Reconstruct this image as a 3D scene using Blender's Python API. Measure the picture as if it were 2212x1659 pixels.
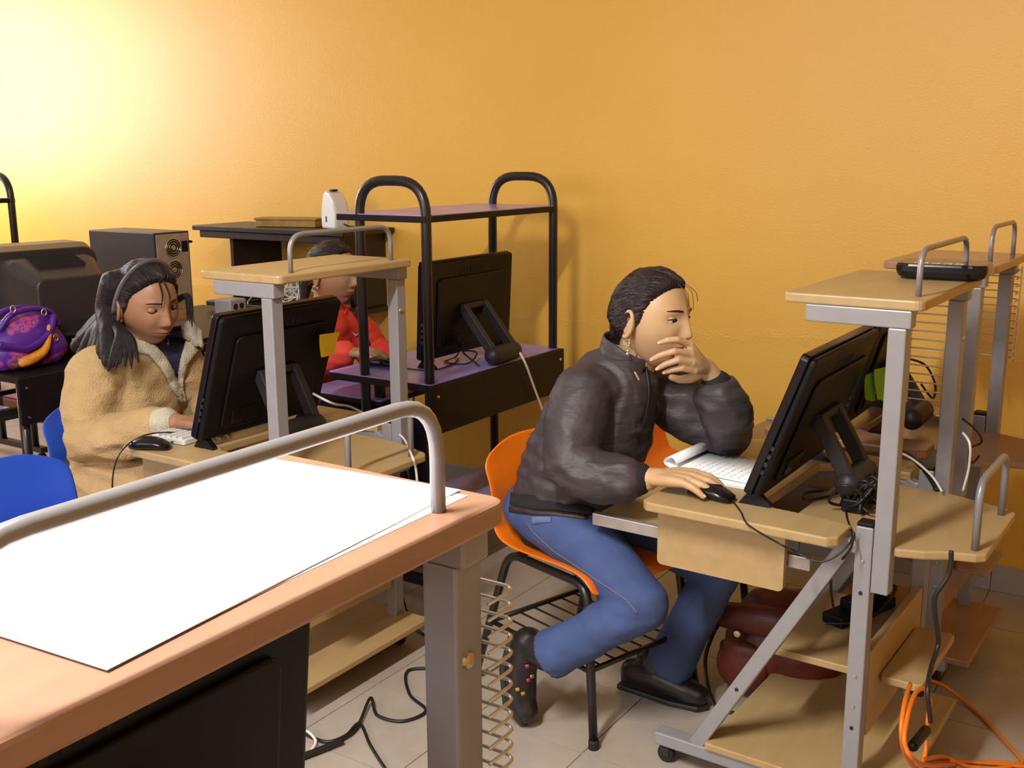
import bpy, bmesh, math, random
import numpy as np
from mathutils import Vector, Matrix, noise
random.seed(7)
C = bpy.context.scene.collection
SC = bpy.context.scene
for o in list(bpy.data.objects): bpy.data.objects.remove(o)

# ------------------------------------------------------------------ camera
FPX, PITCH, ROLL, YAW, CAMH = 2315.6, math.radians(12.034), math.radians(-.316), math.radians(33.3), 1.45
_fw = Vector((-math.sin(YAW), math.cos(YAW), 0)); _rt = Vector((math.cos(YAW), math.sin(YAW), 0)); _up = Vector((0, 0, 1))
CF = _fw*math.cos(PITCH) - _up*math.sin(PITCH)
_u = _up*math.cos(PITCH) + _fw*math.sin(PITCH)
CR = _rt*math.cos(ROLL) + _u*math.sin(ROLL)
CU = _u*math.cos(ROLL) - _rt*math.sin(ROLL)
CAM = Vector((0, 0, CAMH))
cd = bpy.data.cameras.new('camera'); co = bpy.data.objects.new('camera', cd); C.objects.link(co)
cd.sensor_width = 36.0; cd.lens = 36.0*FPX/2212; cd.clip_start = .02
m = Matrix((CR, CU, -CF)).transposed().to_4x4(); m.translation = CAM
co.matrix_world = m
SC.camera = co

def P(u, v, x=None, y=None, z=None, d=None):
    """world point seen at photo pixel (u, v), on the plane x, y or z, or at depth d"""
    r = CF + CR*((u-1106)/FPX) - CU*((v-829.5)/FPX)
    if z is not None: t = (z-CAMH)/r.z
    elif y is not None: t = y/r.y
    elif x is not None: t = x/r.x
    else: t = d
    return CAM + r*t

# ------------------------------------------------------------------ light
SC.view_settings.view_transform = 'Standard'; SC.view_settings.look = 'None'
SC.view_settings.gamma = 1.0; SC.view_settings.use_curve_mapping = False
SC.view_settings.exposure = 0.40
SC.cycles.max_bounces = 5; SC.cycles.diffuse_bounces = 3; SC.cycles.glossy_bounces = 2; SC.cycles.transmission_bounces = 2
SC.cycles.caustics_reflective = False; SC.cycles.caustics_refractive = False; SC.cycles.use_adaptive_sampling = True; SC.cycles.adaptive_threshold = .06
w = bpy.data.worlds.new('sky'); SC.world = w; w.use_nodes = True
w.node_tree.nodes['Background'].inputs[0].default_value = (.75, .86, 1, 1)
w.node_tree.nodes['Background'].inputs[1].default_value = 1.2
def area(name, loc, target, sx, sy, power, col):
    l = bpy.data.lights.new(name, 'AREA'); l.shape = 'RECTANGLE'; l.size = sx; l.size_y = sy; l.energy = power; l.color = col
    o = bpy.data.objects.new(name, l); C.objects.link(o); o.location = loc
    o.rotation_euler = (Vector(target)-Vector(loc)).to_track_quat('-Z', 'Y').to_euler()
    return o
# daylight entering by the window in the left wall and by the windows behind the camera
area('daylight_left_window', (-7.0, 2.35, 1.95), (-3.0, 2.6, 1.0), 1.9, 1.4, 82, (1, .97, .93))
area('daylight_rear_window', (-2.6, -2.05, 2.0), (-2.0, 3, .9), 2.6, 1.3, 45, (.96, .97, 1))
area('daylight_rear_window_two', (.9, -2.05, 2.0), (-.6, 2.5, .7), 1.6, 1.3, 5, (.96, .97, 1))

# ------------------------------------------------------------------ materials
MATS = {}
def mat(name, col, rough=.5, metal=0, var=.0, scale=8, stretch=(1, 1, 1), bump=0, bscale=60, col2=None, spec=.5, coat=0, detail=4):
    if name in MATS: return MATS[name]
    m = bpy.data.materials.new(name); m.use_nodes = True; nt = m.node_tree; N = nt.nodes; b = N['Principled BSDF']
    b.inputs['Roughness'].default_value = rough; b.inputs['Metallic'].default_value = metal
    b.inputs['Specular IOR Level'].default_value = spec; b.inputs['Coat Weight'].default_value = coat
    c1 = (*col, 1)
    tc = N.new('ShaderNodeTexCoord'); mp = N.new('ShaderNodeMapping'); mp.inputs['Scale'].default_value = stretch
    nt.links.new(tc.outputs['Object'], mp.inputs[0])
    if var or col2:
        n = N.new('ShaderNodeTexNoise'); n.inputs['Scale'].default_value = scale; n.inputs['Detail'].default_value = detail
        nt.links.new(mp.outputs[0], n.inputs['Vector'])
        r = N.new('ShaderNodeValToRGB'); r.color_ramp.elements[0].position = .3; r.color_ramp.elements[1].position = .7
        c2 = (*col2, 1) if col2 else (*[min(1, c*(1+var)) for c in col], 1)
        c0 = c1 if col2 else (*[c*(1-var) for c in col], 1)
        r.color_ramp.elements[0].color = c0; r.color_ramp.elements[1].color = c2
        nt.links.new(n.outputs['Fac'], r.inputs[0]); nt.links.new(r.outputs[0], b.inputs['Base Color'])
    else: b.inputs['Base Color'].default_value = c1
    if bump:
        n2 = N.new('ShaderNodeTexNoise'); n2.inputs['Scale'].default_value = bscale; n2.inputs['Detail'].default_value = 3
        nt.links.new(mp.outputs[0], n2.inputs['Vector'])
        bp = N.new('ShaderNodeBump'); bp.inputs['Strength'].default_value = bump; bp.inputs['Distance'].default_value = .01
        nt.links.new(n2.outputs['Fac'], bp.inputs['Height']); nt.links.new(bp.outputs[0], b.inputs['Normal'])
    MATS[name] = m
    return m

M = dict(
    maple=mat('maple_laminate', (.40, .272, .125), .42, var=.07, scale=5, stretch=(6, 1.2, 6), bump=.03, bscale=180),
    beech=mat('brown_laminate', (.32, .175, .118), .26, var=.09, scale=5, stretch=(6, 1.2, 6), bump=.03, bscale=180),
    greysteel=mat('grey_painted_steel', (.27, .26, .28), .35, .1, var=.04, scale=30),
    greytube=mat('grey_tube', (.25, .243, .258), .3, .3, var=.03, scale=30),
    wire=mat('wire_steel', (.60, .55, .48), .3, .6),
    blacksteel=mat('black_painted_steel', (.018, .014, .014), .3, .1),
    blackboard=mat('black_laminate', (.010, .007, .008), .45, var=.2, scale=20, spec=.2),
    purple=mat('purple_laminate', (.33, .26, .60), .25, var=.1, scale=14),
    blackplastic=mat('black_plastic', (.006, .005, .007), .42, bump=.02, bscale=400, spec=.22),
    blackgloss=mat('black_gloss', (.006, .005, .008), .2, spec=.35),
    screen=mat('dark_screen', (.01, .012, .02), .08),
    darkgrey=mat('dark_grey_plastic', (.022, .019, .022), .45, spec=.3, bump=.03, bscale=300),
    crt=mat('charcoal_plastic', (.030, .026, .028), .42, var=.1, scale=30, bump=.04, bscale=350),
    rubber=mat('black_rubber', (.008, .008, .009), .6),
    orangeplastic=mat('orange_plastic', (.83, .175, .006), .35, bump=.05, bscale=350),
    blueplastic=mat('blue_plastic', (.016, .075, .52), .38, bump=.06, bscale=350),
    paper=mat('white_paper', (.88, .88, .90), .7),
    cable=mat('black_cable', (.009, .008, .009), .45),
    whitecable=mat('white_cable', (.68, .64, .62), .5),
    orangecable=mat('orange_cable', (.72, .17, .01), .45),
    yellow=mat('yellow_note', (.86, .66, .02), .7), green=mat('green_note', (.26, .58, .04), .7), greendark=mat('green_note_dark', (.12, .33, .02), .7),
    whiteplastic=mat('white_plastic', (.62, .60, .60), .4), greyplastic=mat('grey_plastic', (.38, .37, .38), .45),
    brass=mat('screw_metal', (.6, .48, .3), .3, .9), chrome=mat('chrome', (.75, .75, .78), .15, 1),
    hole=mat('screw_hole', (.01, .01, .01), .8),
    rawmetal=mat('bare_metal_panel', (.42, .38, .37), .4, .6, var=.12, scale=30),
    ochre=mat('ochre_card', (.36, .21, .05), .6, var=.2, scale=30),
)

# ------------------------------------------------------------------ mesh helpers
def frame_from(t, ref=Vector((0, 0, 1))):
    t = t.normalized()
    if abs(t.dot(ref)) > .97: ref = Vector((1, 0, 0)) if abs(t.x) < .9 else Vector((0, 1, 0))
    a = ref.cross(t).normalized(); return a, t.cross(a)
class MB:
    def __init__(s): s.v = []; s.f = []
    def add(s, vs, fs):
        k = len(s.v); s.v += [Vector(q) for q in vs]; s.f += [tuple(i+k for i in f) for f in fs]; return s
    def box(s, lo, hi):
        x0, y0, z0 = lo; x1, y1, z1 = hi
        return s.add([(x0,y0,z0),(x1,y0,z0),(x1,y1,z0),(x0,y1,z0),(x0,y0,z1),(x1,y0,z1),(x1,y1,z1),(x0,y1,z1)],
                     [(0,3,2,1),(4,5,6,7),(0,1,5,4),(1,2,6,5),(2,3,7,6),(3,0,4,7)])
    def bar(s, a, b, wx, wy, ref=(0, 0, 1)):
        """rectangular bar from a to b"""
        a = Vector(a); b = Vector(b); e, n = frame_from(b-a, Vector(ref))
        vs = []
        for q in (a, b):
            for i, j in ((-1,-1),(1,-1),(1,1),(-1,1)): vs.append(q + e*(i*wx/2) + n*(j*wy/2))
        return s.add(vs, [(0,3,2,1),(4,5,6,7),(0,1,5,4),(1,2,6,5),(2,3,7,6),(3,0,4,7)])
    def prism(s, poly, z0, z1):
        n = len(poly)
        return s.add([(x, y, z0) for x, y in poly]+[(x, y, z1) for x, y in poly],
                     [tuple(range(n-1, -1, -1)), tuple(range(n, 2*n))]+[(i, (i+1) % n, (i+1) % n+n, i+n) for i in range(n)])
    def loft(s, rings, caps=True, closed=False):
        n = len(rings[0]); vs = [q for r in rings for q in r]; fs = []
        L = len(rings)
        for k in range(L if closed else L-1):
            for i in range(n):
                j = (i+1) % n; k2 = (k+1) % L
                fs.append((k*n+i, k*n+j, k2*n+j, k2*n+i))
        if caps and not closed: fs += [tuple(range(n-1, -1, -1)), tuple(range((L-1)*n, L*n))]
        return s.add(vs, fs)
    def tube(s, pts, r, n=8, closed=False, ref=(0, 0, 1), sx=1, sy=1):
        pts = [Vector(p) for p in pts]; L = len(pts); rings = []
        rr = r if hasattr(r, '__len__') else [r]*L
        prev = None
        for i, p in enumerate(pts):
            if closed: t = pts[(i+1) % L]-pts[i-1]
            else: t = pts[min(i+1, L-1)]-pts[max(i-1, 0)]
            if t.length < 1e-9: t = Vector((0, 0, 1))
            t.normalize()
            if prev is None: e, nn = frame_from(t, Vector(ref))
            else:
                e = prev - t*prev.dot(t)
                if e.length < 1e-6: e, nn = frame_from(t)
                e.normalize(); nn = t.cross(e)
            prev = e
            rings.append([p + e*(math.cos(a)*rr[i]*sx) + nn*(math.sin(a)*rr[i]*sy) for a in (2*math.pi*k/n for k in range(n))])
        return s.loft(rings, closed=closed)
    def limb(s, pts, radii, n=16, sx=1, sy=1, ref=(0, 0, 1)):
        """rounded-end tapering limb"""
        pts = [Vector(p) for p in pts]
        P2 = []; R2 = []
        for k in (1, .8, .5, .25): 
            d = (pts[0]-pts[1]).normalized(); P2.append(pts[0]+d*radii[0]*k*.95); R2.append(max(radii[0]*math.sqrt(max(0, 1-k*k)), .0008))
        P2 += pts; R2 += list(radii)
        for k in (.25, .5, .8, 1):
            d = (pts[-1]-pts[-2]).normalized(); P2.append(pts[-1]+d*radii[-1]*k*.95); R2.append(max(radii[-1]*math.sqrt(max(0, 1-k*k)), .0008))
        return s.tube(P2, R2, n, ref=ref, sx=sx, sy=sy)
    def ell(s, c, r, rot=None, nu=20, nv=12):
        c = Vector(c); rings = []
        for j in range(nv+1):
            ph = -math.pi/2+math.pi*j/nv; cr = max(math.cos(ph), .001)
            ring = []
            for i in range(nu):
                a = 2*math.pi*i/nu
                q = Vector((math.cos(a)*cr*r[0], math.sin(a)*cr*r[1], math.sin(ph)*r[2]))
                if rot is not None: q = rot @ q
                ring.append(c+q)
            rings.append(ring)
        return s.loft(rings)
    def lathe(s, prof, c=(0, 0, 0), n=24, axis=None):
        c = Vector(c); R = Vector((0, 0, 1)).rotation_difference(Vector(axis)).to_matrix() if axis is not None else Matrix.Identity(3)
        return s.loft([[c + R @ Vector((max(r, 1e-4)*math.cos(2*math.pi*k/n), max(r, 1e-4)*math.sin(2*math.pi*k/n), z)) for k in range(n)] for r, z in prof])
def spl(pts, n=8, closed=False):
    """Catmull-Rom through pts"""
    p = [Vector(q) for q in pts]; out = []; L = len(p)
    for i in range(L if closed else L-1):
        if closed: a, b, c, d = p[i-1], p[i], p[(i+1) % L], p[(i+2) % L]
        else: a, b, c, d = p[max(i-1, 0)], p[i], p[i+1], p[min(i+2, L-1)]
        for k in range(n):
            t = k/n
            out.append(.5*((2*b)+(c-a)*t+(2*a-5*b+4*c-d)*t*t+(3*b-a-3*c+d)*t**3))
    if not closed: out.append(p[-1])
    return out
def rrect(x0, y0, x1, y1, r, n=4):
    out = []
    for cx, cy, a0 in ((x1-r, y1-r, 0), (x0+r, y1-r, 90), (x0+r, y0+r, 180), (x1-r, y0+r, 270)):
        for k in range(n+1):
            a = math.radians(a0+90*k/n); out.append((cx+r*math.cos(a), cy+r*math.sin(a)))
    return out
def filleted(pts, r, n=5):
    """polyline with rounded inner corners"""
    p = [Vector(q) for q in pts]; out = [p[0]]
    for i in range(1, len(p)-1):
        a = (p[i-1]-p[i]); b = (p[i+1]-p[i]); rr = min(r, a.length*.49, b.length*.49)
        A = p[i]+a.normalized()*rr; B = p[i]+b.normalized()*rr
        for k in range(n+1):
            t = k/n; out.append(A*(1-t)**2+p[i]*2*t*(1-t)+B*t*t)
    out.append(p[-1]); return out

# ------------------------------------------------------------------ objects
def thing(name, label, cat, loc=(0, 0, 0), rz=0, group=None, kind=None):
    o = bpy.data.objects.new(name, None); C.objects.link(o); o.empty_display_size = .05
    o.location = loc; o.rotation_euler = (0, 0, rz); o['label'] = label; o['category'] = cat
    if group: o['group'] = group
    if kind: o['kind'] = kind
    return o
def base_matrix(o):
    m = Matrix.Translation(o.location) @ o.rotation_euler.to_matrix().to_4x4()
    return base_matrix(o.parent) @ m if o.parent else m
def mesh(mb, name='mesh'):
    me = bpy.data.meshes.new(name); me.from_pydata([tuple(v) for v in mb.v], [], mb.f); me.update()
    bm = bmesh.new(); bm.from_mesh(me); bmesh.ops.recalc_face_normals(bm, faces=bm.faces); bm.to_mesh(me); bm.free()
    return me
def part(name, mb, material, parent=None, smooth=False, bevel=0, world=False, label=None, seg=2):
    if isinstance(mb, MB):
        if world and parent is not None:
            im = base_matrix(parent).inverted(); mb.v = [im @ Vector(v) for v in mb.v]
        me = mesh(mb, name)
    else:
        me = mb
        if world and parent is not None: me.transform(base_matrix(parent).inverted())
    o = bpy.data.objects.new(name, me); C.objects.link(o)
    if isinstance(material, str): material = M[material]
    if material is not None and not me.materials: me.materials.append(material)
    if parent is not None: o.parent = parent
    if smooth: me.polygons.foreach_set('use_smooth', [True]*len(me.polygons))
    if bevel:
        b = o.modifiers.new('bevel', 'BEVEL'); b.width = bevel; b.segments = seg; b.limit_method = 'ANGLE'; b.angle_limit = math.radians(35)
    if label: o['label'] = label
    return o
def single(name, mb, material, label, cat, loc=None, group=None, **k):
    """a thing that is one mesh, its origin at its base"""
    if isinstance(mb, MB):
        vs = mb.v
        if loc is None: loc = (sum(v.x for v in vs)/len(vs), sum(v.y for v in vs)/len(vs), min(v.z for v in vs))
        mb.v = [v-Vector(loc) for v in vs]
    o = part(name, mb, material, **k); o.location = loc or (0, 0, 0)
    o['label'] = label; o['category'] = cat
    if group: o['group'] = group
    return o
def struct(name, mb, material, **k):
    o = part(name, mb, material, **k); o['kind'] = 'structure'; return o
def remesh(mb, voxel, smooth=2, fac=.5, wrinkle=None):
    me = mesh(mb, 'tmp'); o = bpy.data.objects.new('tmp', me); C.objects.link(o)
    r = o.modifiers.new('r', 'REMESH'); r.mode = 'VOXEL'; r.voxel_size = voxel; r.use_smooth_shade = True
    if smooth:
        s = o.modifiers.new('s', 'SMOOTH'); s.factor = fac; s.iterations = smooth
    dg = bpy.context.evaluated_depsgraph_get(); ev = o.evaluated_get(dg)
    out = bpy.data.meshes.new_from_object(ev); bpy.data.objects.remove(o); bpy.data.meshes.remove(me)
    if wrinkle:
        nrm = [v.normal.copy() for v in out.vertices]
        for v, n in zip(out.vertices, nrm): v.co += n*wrinkle(v.co, n)
    out.polygons.foreach_set('use_smooth', [True]*len(out.polygons)); out.update()
    return out
def cable(name, pts, r, material, label, cat='cable', n=6, sm=8, parent=None):
    mb = MB().tube(spl(pts, sm), r, n)
    if parent: return part(name, mb, material, parent, smooth=True, world=True)
    return single(name, mb, material, label, cat, smooth=True)
# ================================================================== the room
X0r, X1r, Y0r, Y1r, ZC = -7.0, 2.2, -2.2, 3.75, 2.9
def wall_material():
    m = bpy.data.materials.new('orange_plaster'); m.use_nodes = True; nt = m.node_tree; N = nt.nodes; b = N['Principled BSDF']
    tc = N.new('ShaderNodeTexCoord')
    n = N.new('ShaderNodeTexNoise'); n.inputs['Scale'].default_value = 1.6; n.inputs['Detail'].default_value = 6; nt.links.new(tc.outputs['Object'], n.inputs['Vector'])
    r = N.new('ShaderNodeValToRGB'); r.color_ramp.elements[0].color = (.76, .425, .066, 1); r.color_ramp.elements[1].color = (.79, .45, .074, 1)
    r.color_ramp.elements[0].position = .35; r.color_ramp.elements[1].position = .65
    nt.links.new(n.outputs['Fac'], r.inputs[0]); nt.links.new(r.outputs[0], b.inputs['Base Color'])
    b.inputs['Roughness'].default_value = .42; b.inputs['Specular IOR Level'].default_value = .5
    n2 = N.new('ShaderNodeTexNoise'); n2.inputs['Scale'].default_value = 120; n2.inputs['Detail'].default_value = 5; nt.links.new(tc.outputs['Object'], n2.inputs['Vector'])
    n3 = N.new('ShaderNodeTexNoise'); n3.inputs['Scale'].default_value = 3.5; n3.inputs['Detail'].default_value = 2; nt.links.new(tc.outputs['Object'], n3.inputs['Vector'])
    # old plaster seam: a rough band at about 0.86 m
    sx = N.new('ShaderNodeSeparateXYZ'); nt.links.new(tc.outputs['Object'], sx.inputs[0])
    wob = N.new('ShaderNodeMath'); wob.operation = 'MULTIPLY_ADD'; nt.links.new(n3.outputs['Fac'], wob.inputs[0]); wob.inputs[1].default_value = .12; nt.links.new(sx.outputs['Z'], wob.inputs[2])
    d = N.new('ShaderNodeMath'); d.operation = 'SUBTRACT'; nt.links.new(wob.outputs[0], d.inputs[0]); d.inputs[1].default_value = .85
    a = N.new('ShaderNodeMath'); a.operation = 'ABSOLUTE'; nt.links.new(d.outputs[0], a.inputs[0])
    mr = N.new('ShaderNodeMapRange'); nt.links.new(a.outputs[0], mr.inputs[0]); mr.inputs[1].default_value = .0; mr.inputs[2].default_value = .035; mr.inputs[3].default_value = .3; mr.inputs[4].default_value = 0
    mu = N.new('ShaderNodeMath'); mu.operation = 'MULTIPLY_ADD'; nt.links.new(mr.outputs[0], mu.inputs[0]); nt.links.new(n2.outputs['Fac'], mu.inputs[1]); 
    sc = N.new('ShaderNodeMath'); sc.operation = 'MULTIPLY'; nt.links.new(n2.outputs['Fac'], sc.inputs[0]); sc.inputs[1].default_value = .10
    nt.links.new(sc.outputs[0], mu.inputs[2])
    bp = N.new('ShaderNodeBump'); bp.inputs['Strength'].default_value = .55; bp.inputs['Distance'].default_value = .012
    nt.links.new(mu.outputs[0], bp.inputs['Height']); nt.links.new(bp.outputs[0], b.inputs['Normal'])
    return m
WALL = wall_material()
struct('wall_back', MB().box((X0r-.15, Y1r, 0), (X1r+.15, Y1r+.15, ZC)), WALL)
def wall_with_windows(name, along, pos, thick, a0, a1, wins):
    mb = MB(); cuts = sorted(wins); cur = a0
    def bx(u0, u1, z0, z1):
        if along == 'y': mb.box((min(pos, pos+thick), u0, z0), (max(pos, pos+thick), u1, z1))
        else: mb.box((u0, min(pos, pos+thick), z0), (u1, max(pos, pos+thick), z1))
    for (u0, u1, z0, z1) in cuts:
        bx(cur, u0, 0, ZC); bx(u0, u1, 0, z0); bx(u0, u1, z1, ZC); cur = u1
    bx(cur, a1, 0, ZC)
    return struct(name, mb, WALL)
wall_with_windows('wall_left', 'y', X0r, -.15, Y0r, Y1r, [(1.35, 3.35, 1.2, 2.7)])
wall_with_windows('wall_front', 'x', Y0r, -.15, X0r, X1r, [(-4.0, -1.2, 1.3, 2.7), (.1, 1.8, 1.3, 2.7)])
struct('wall_right', MB().box((X1r, Y0r-.15, 0), (X1r+.15, Y1r, ZC)), WALL)
struct('ceiling', MB().box((X0r-.15, Y0r-.15, ZC), (X1r+.15, Y1r+.15, ZC+.1)), mat('white_ceiling', (.72, .70, .66), .8, var=.03, scale=3))
def window(n, along, pos, a0, a1, z0, z1):
    mb = MB(); t = .025
    def bar(u0, u1, s0, s1):
        if along == 'y': mb.box((pos-t, u0, s0), (pos+t, u1, s1))
        else: mb.box((u0, pos-t, s0), (u1, pos+t, s1))
    bar(a0, a1, z0, z0+.05); bar(a0, a1, z1-.05, z1); bar(a0, a0+.05, z0+.05, z1-.05); bar(a1-.05, a1, z0+.05, z1-.05)
    mid = (a0+a1)/2; bar(mid-.02, mid+.02, z0+.05, z1-.05)
    struct('window_%d' % n, mb, 'greysteel')
window(1, 'y', X0r-.1, 1.35, 3.35, 1.2, 2.7); window(2, 'x', Y0r-.1, -4.0, -1.2, 1.3, 2.7); window(3, 'x', Y0r-.1, .1, 1.8, 1.3, 2.7)
# floor: grout bed with ceramic tiles
T = .33
floor = struct('floor', MB().box((X0r-.15, Y0r-.15, -.1), (X1r+.15, Y1r+.15, -.0025)), mat('floor_grout', (.31, .26, .21), .8))
tilem = mat('ceramic_floor_tile', (.36, .305, .26), .22, col2=(.43, .375, .325), scale=7, detail=6, bump=.02, bscale=30)
tm = mesh(MB().prism(rrect(.002, .002, T-.002, T-.002, .004, 1), -.006, 0), 'tile'); tm.materials.append(tilem)
rest = MB()
for i in range(-17, 13):
    for j in range(-14, 6):
        x = -1.84+i*T; y = 2.106+j*T
        x1 = min(x+T, X1r); y1 = min(y+T, Y1r-.012)
        if x < X0r or x > X1r or y < Y0r or y1-y < .02: continue
        if x > -6.6 and x < .35 and y > 1.0:
            if y1 < y+T-.001:
                o = part('tile', MB().prism(rrect(x+.002, y+.002, x+T-.002, y1, .004, 1), -.006, 0), tilem, floor)
            else:
                o = bpy.data.objects.new('tile', tm); C.objects.link(o); o.location = (x, y, 0); o.parent = floor
        else: rest.box((x+.002, y+.002, -.006), (x1-.002, y1-.002, 0))
ro = part('tile_field', rest, tilem, floor); ro['kind'] = 'stuff'
# skirting tiles along the back wall
bb = struct('baseboard_back', MB().box((X0r, Y1r-.008, 0), (X1r, Y1r, .088)), mat('skirting_grout', (.42, .4, .4), .8))
skm = mat('grey_skirting_tile', (.40, .39, .43), .3, var=.06, scale=9)
sm = mesh(MB().box((.0015, -.012, .001), (T-.0015, 0, .09)), 'skirting_tile'); sm.materials.append(skm)
for i in range(-15, 12):
    x = -1.84+i*T
    if x < X0r or x+T > X1r: continue
    o = bpy.data.objects.new('skirting_tile', sm); C.objects.link(o); o.location = (x, Y1r-.004, 0); o.parent = bb

# ceiling lamp with a long tube, just above the photographer
lamp = thing('ceiling_lamp', 'white tube lamp fixed to the ceiling above the nearest desk', 'lamp', (-1.05, .05, ZC-.09))
part('housing', MB().box((-.05, -.62, .045), (.05, .62, .088)), 'whiteplastic', lamp, bevel=.006)
for s_ in (-1, 1): part('end_cap', MB().box((-.03, s_*.60-.015, .0), (.03, s_*.60+.015, .045)), 'whiteplastic', lamp, bevel=.004)
em = bpy.data.materials.new('lit_tube'); em.use_nodes = True; em.node_tree.nodes['Principled BSDF'].inputs['Emission Color'].default_value = (1, .97, .9, 1); em.node_tree.nodes['Principled BSDF'].inputs['Emission Strength'].default_value = 4
part('tube', MB().tube([(0, -.59, .018), (0, .59, .018)], .016, 12), em, lamp, smooth=True)
al = area('ceiling_lamp_light', (-1.05, .05, ZC-.095), (-1.05, .0501, 0), .10, 1.15, 95, (1, .96, .88))

# ================================================================== computer desks (one design, four of them)
def caster(desk, x, y):
    k = part('caster', MB().lathe([(0, -.011), (.018, -.011), (.022, -.006), (.022, .006), (.018, .011), (0, .011)], (x, y, .022), 20, (0, 1, 0)), 'rubber', desk, smooth=False, bevel=.002)
    part('caster_fork', MB().tube([(x, y, .04), (x, y, .06)], .006, 8).box((x-.012, y-.0145, .018), (x+.012, y-.012, .046)).box((x-.012, y+.012, .018), (x+.012, y+.0145, .046)).box((x-.012, y-.0145, .042), (x+.012, y+.0145, .047)), 'blacksteel', k)
def make_desk(label, X0, Y0, W, wood, rz=0, rack=None, group='matching computer desks', rear=True, tray=.745):
    d = thing('computer_desk', label, 'desk', (X0, Y0, 0), rz, group)
    wm = M[wood]; g = 'greysteel'
    part('top_shelf', MB().prism(rrect(-.285, 0, 0, W, .018), 1.149, 1.17), wm, d, bevel=.004)
    part('shelf_rail', MB().tube(filleted([(-.03, .07, 1.165), (-.03, .07, 1.263), (-.03, W-.06, 1.263), (-.03, W-.06, 1.165)], .05, 7), .0063, 12), 'greytube', d, smooth=True)
    yn, yf = .019, W-.019
    for y in (yn, yf):
        part('shelf_bracket', MB().box((-.235, y-.019, 1.113), (-.022, y+.019, 1.149)), g, d, bevel=.003)
        part('upper_post', MB().box((-.066, y-.019, .555), (-.030, y+.019, 1.113)), g, d, bevel=.003)
        lg = part('lower_leg', MB().box((-.103, y-.019, .075), (-.067, y+.019, .695)), g, d, bevel=.003)
        part('leg_cap', MB().box((-.102, y-.018, .695), (-.068, y+.018, .703)), 'blackplastic', lg, bevel=.002)
        for z, mm in ((.62, 'brass'), (.55, 'hole'), (.36, 'brass'), (.29, 'brass'), (.24, 'hole')):
            part('screw', MB().lathe([(0, -.001), (.0045, -.001), (.004, .0022), (0, .003)], (-.085, y-.019, z), 10, (0, -1, 0)), mm, lg)
        dg = part('diagonal_leg', MB().bar((-.115, y, .66), (-.45, y, .075), .034, .034, (0, 1, 0)), g, d, bevel=.003)
        part('screw', MB().lathe([(0, -.001), (.005, -.001), (.004, .0022), (0, .003)], (-.35, y-.017, .25), 10, (0, -1, 0)), 'hole', dg)
        part('foot_beam', MB().box((-.555, y-.02, .047), (-.04, y+.02, .08)), g, d, bevel=.004)
        part('top_beam', MB().box((-.50, y-.015, .632), (-.07, y+.015, .659)), g, d, bevel=.003)
        for x in (-.53, -.075): caster(d, x, y)
    # post screw seen on the inner face
    part('post_screw', MB().lathe([(0, 0), (.008, 0), (.007, .003), (.003, .0045), (0, .0045)], (-.030, yf-.004, 1.025), 14, (1, 0, 0)), 'brass', d)
    # work surface with its notch and the rear board
    fb = [(-.57, -.055), (-.555, -.07), (-.14, -.07), (-.122, -.052), (-.122, .035), (-.2, .05), (-.30, .055), (-.335, .08), (-.335, W-.08), (-.30, W-.055), (-.122, W-.035), (-.122, W+.052), (-.14, W+.07), (-.555, W+.07), (-.57, W+.055)]
    part('work_surface', MB().prism(fb, .66, .682), wm, d, bevel=.004)
    for y in (0.0, W): part('apron', MB().prism(rrect(-.555, .515, -.25, .659, .012), 0, .016), wm, d).data.transform(Matrix.Translation((0, y+.008, 0)) @ Matrix.Rotation(math.pi/2, 4, 'X'))
    part('keyboard_tray', MB().prism(rrect(-tray, .045, -.32, W-.045, .012), .571, .588), wm, d, bevel=.003)
    for y in (.022, W-.022): part('tray_runner', MB().box((-tray, y-.007, .566), (-.20, y+.012, .596)), 'rawmetal', d, bevel=.002)
    if rear:
        rb = [(-.27, .06), (-.11, .06), (-.02, .012), (.03, .03), (.07, .055), (.12, .07), (.137, .085), (.137, W-.14), (.12, W-.12), (-.02, W-.07), (-.27, W-.06)]
        part('rear_board', MB().prism(rb, .638, .657), wm, d, bevel=.004)
        part('rear_rail', MB().tube(filleted([(.112, .095, .652), (.112, .095, .80), (.112, W-.17, .80), (.112, W-.17, .652)], .045, 6), .0082, 12), 'greytube', d, smooth=True)
    part('cpu_shelf', MB().box((-.31, .09, .315), (-.115, W-.04, .333)), wm, d, bevel=.003)
    part('back_panel', MB().box((-.088, .054, .20), (-.068, W-.054, .40)), wm, d, bevel=.003)
    part('ledge', MB().prism(rrect(-.066, .12, .025, W-.10, .012), .30, .318), wm, d, bevel=.003)
    part('bottom_board', MB().box((-.42, -.01, .081), (.02, W+.01, .099)), wm, d, bevel=.003)
    if rack:
        ztop, zbot, pitch, xa, xb, ya, yb = rack
        rk = part('disc_rack', MB().tube([(xa, W+yb, zbot-.01), (xa, W+yb, ztop+.01)], .0022, 6), 'wire', d)
        if pitch > .02: part('rack_upright', MB().tube([(xb, W+yb, zbot-.01), (xb, W+yb, ztop+.01)], .0022, 6), 'wire', rk)
        z = ztop
        wm2 = mesh(MB().tube(filleted([(xa, W+ya, 0), (xa, W+yb, 0), (xb, W+yb, 0), (xb, W+ya, 0)], .012, 4), .0016 if pitch < .02 else .0021, 6), 'rack_wire'); wm2.materials.append(M['wire'])
        wm2.polygons.foreach_set('use_smooth', [True]*len(wm2.polygons))
        while z > zbot:
            o = bpy.data.objects.new('rack_wire', wm2); C.objects.link(o); o.parent = rk; o.location = (0, 0, z); z -= pitch
    return d
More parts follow.
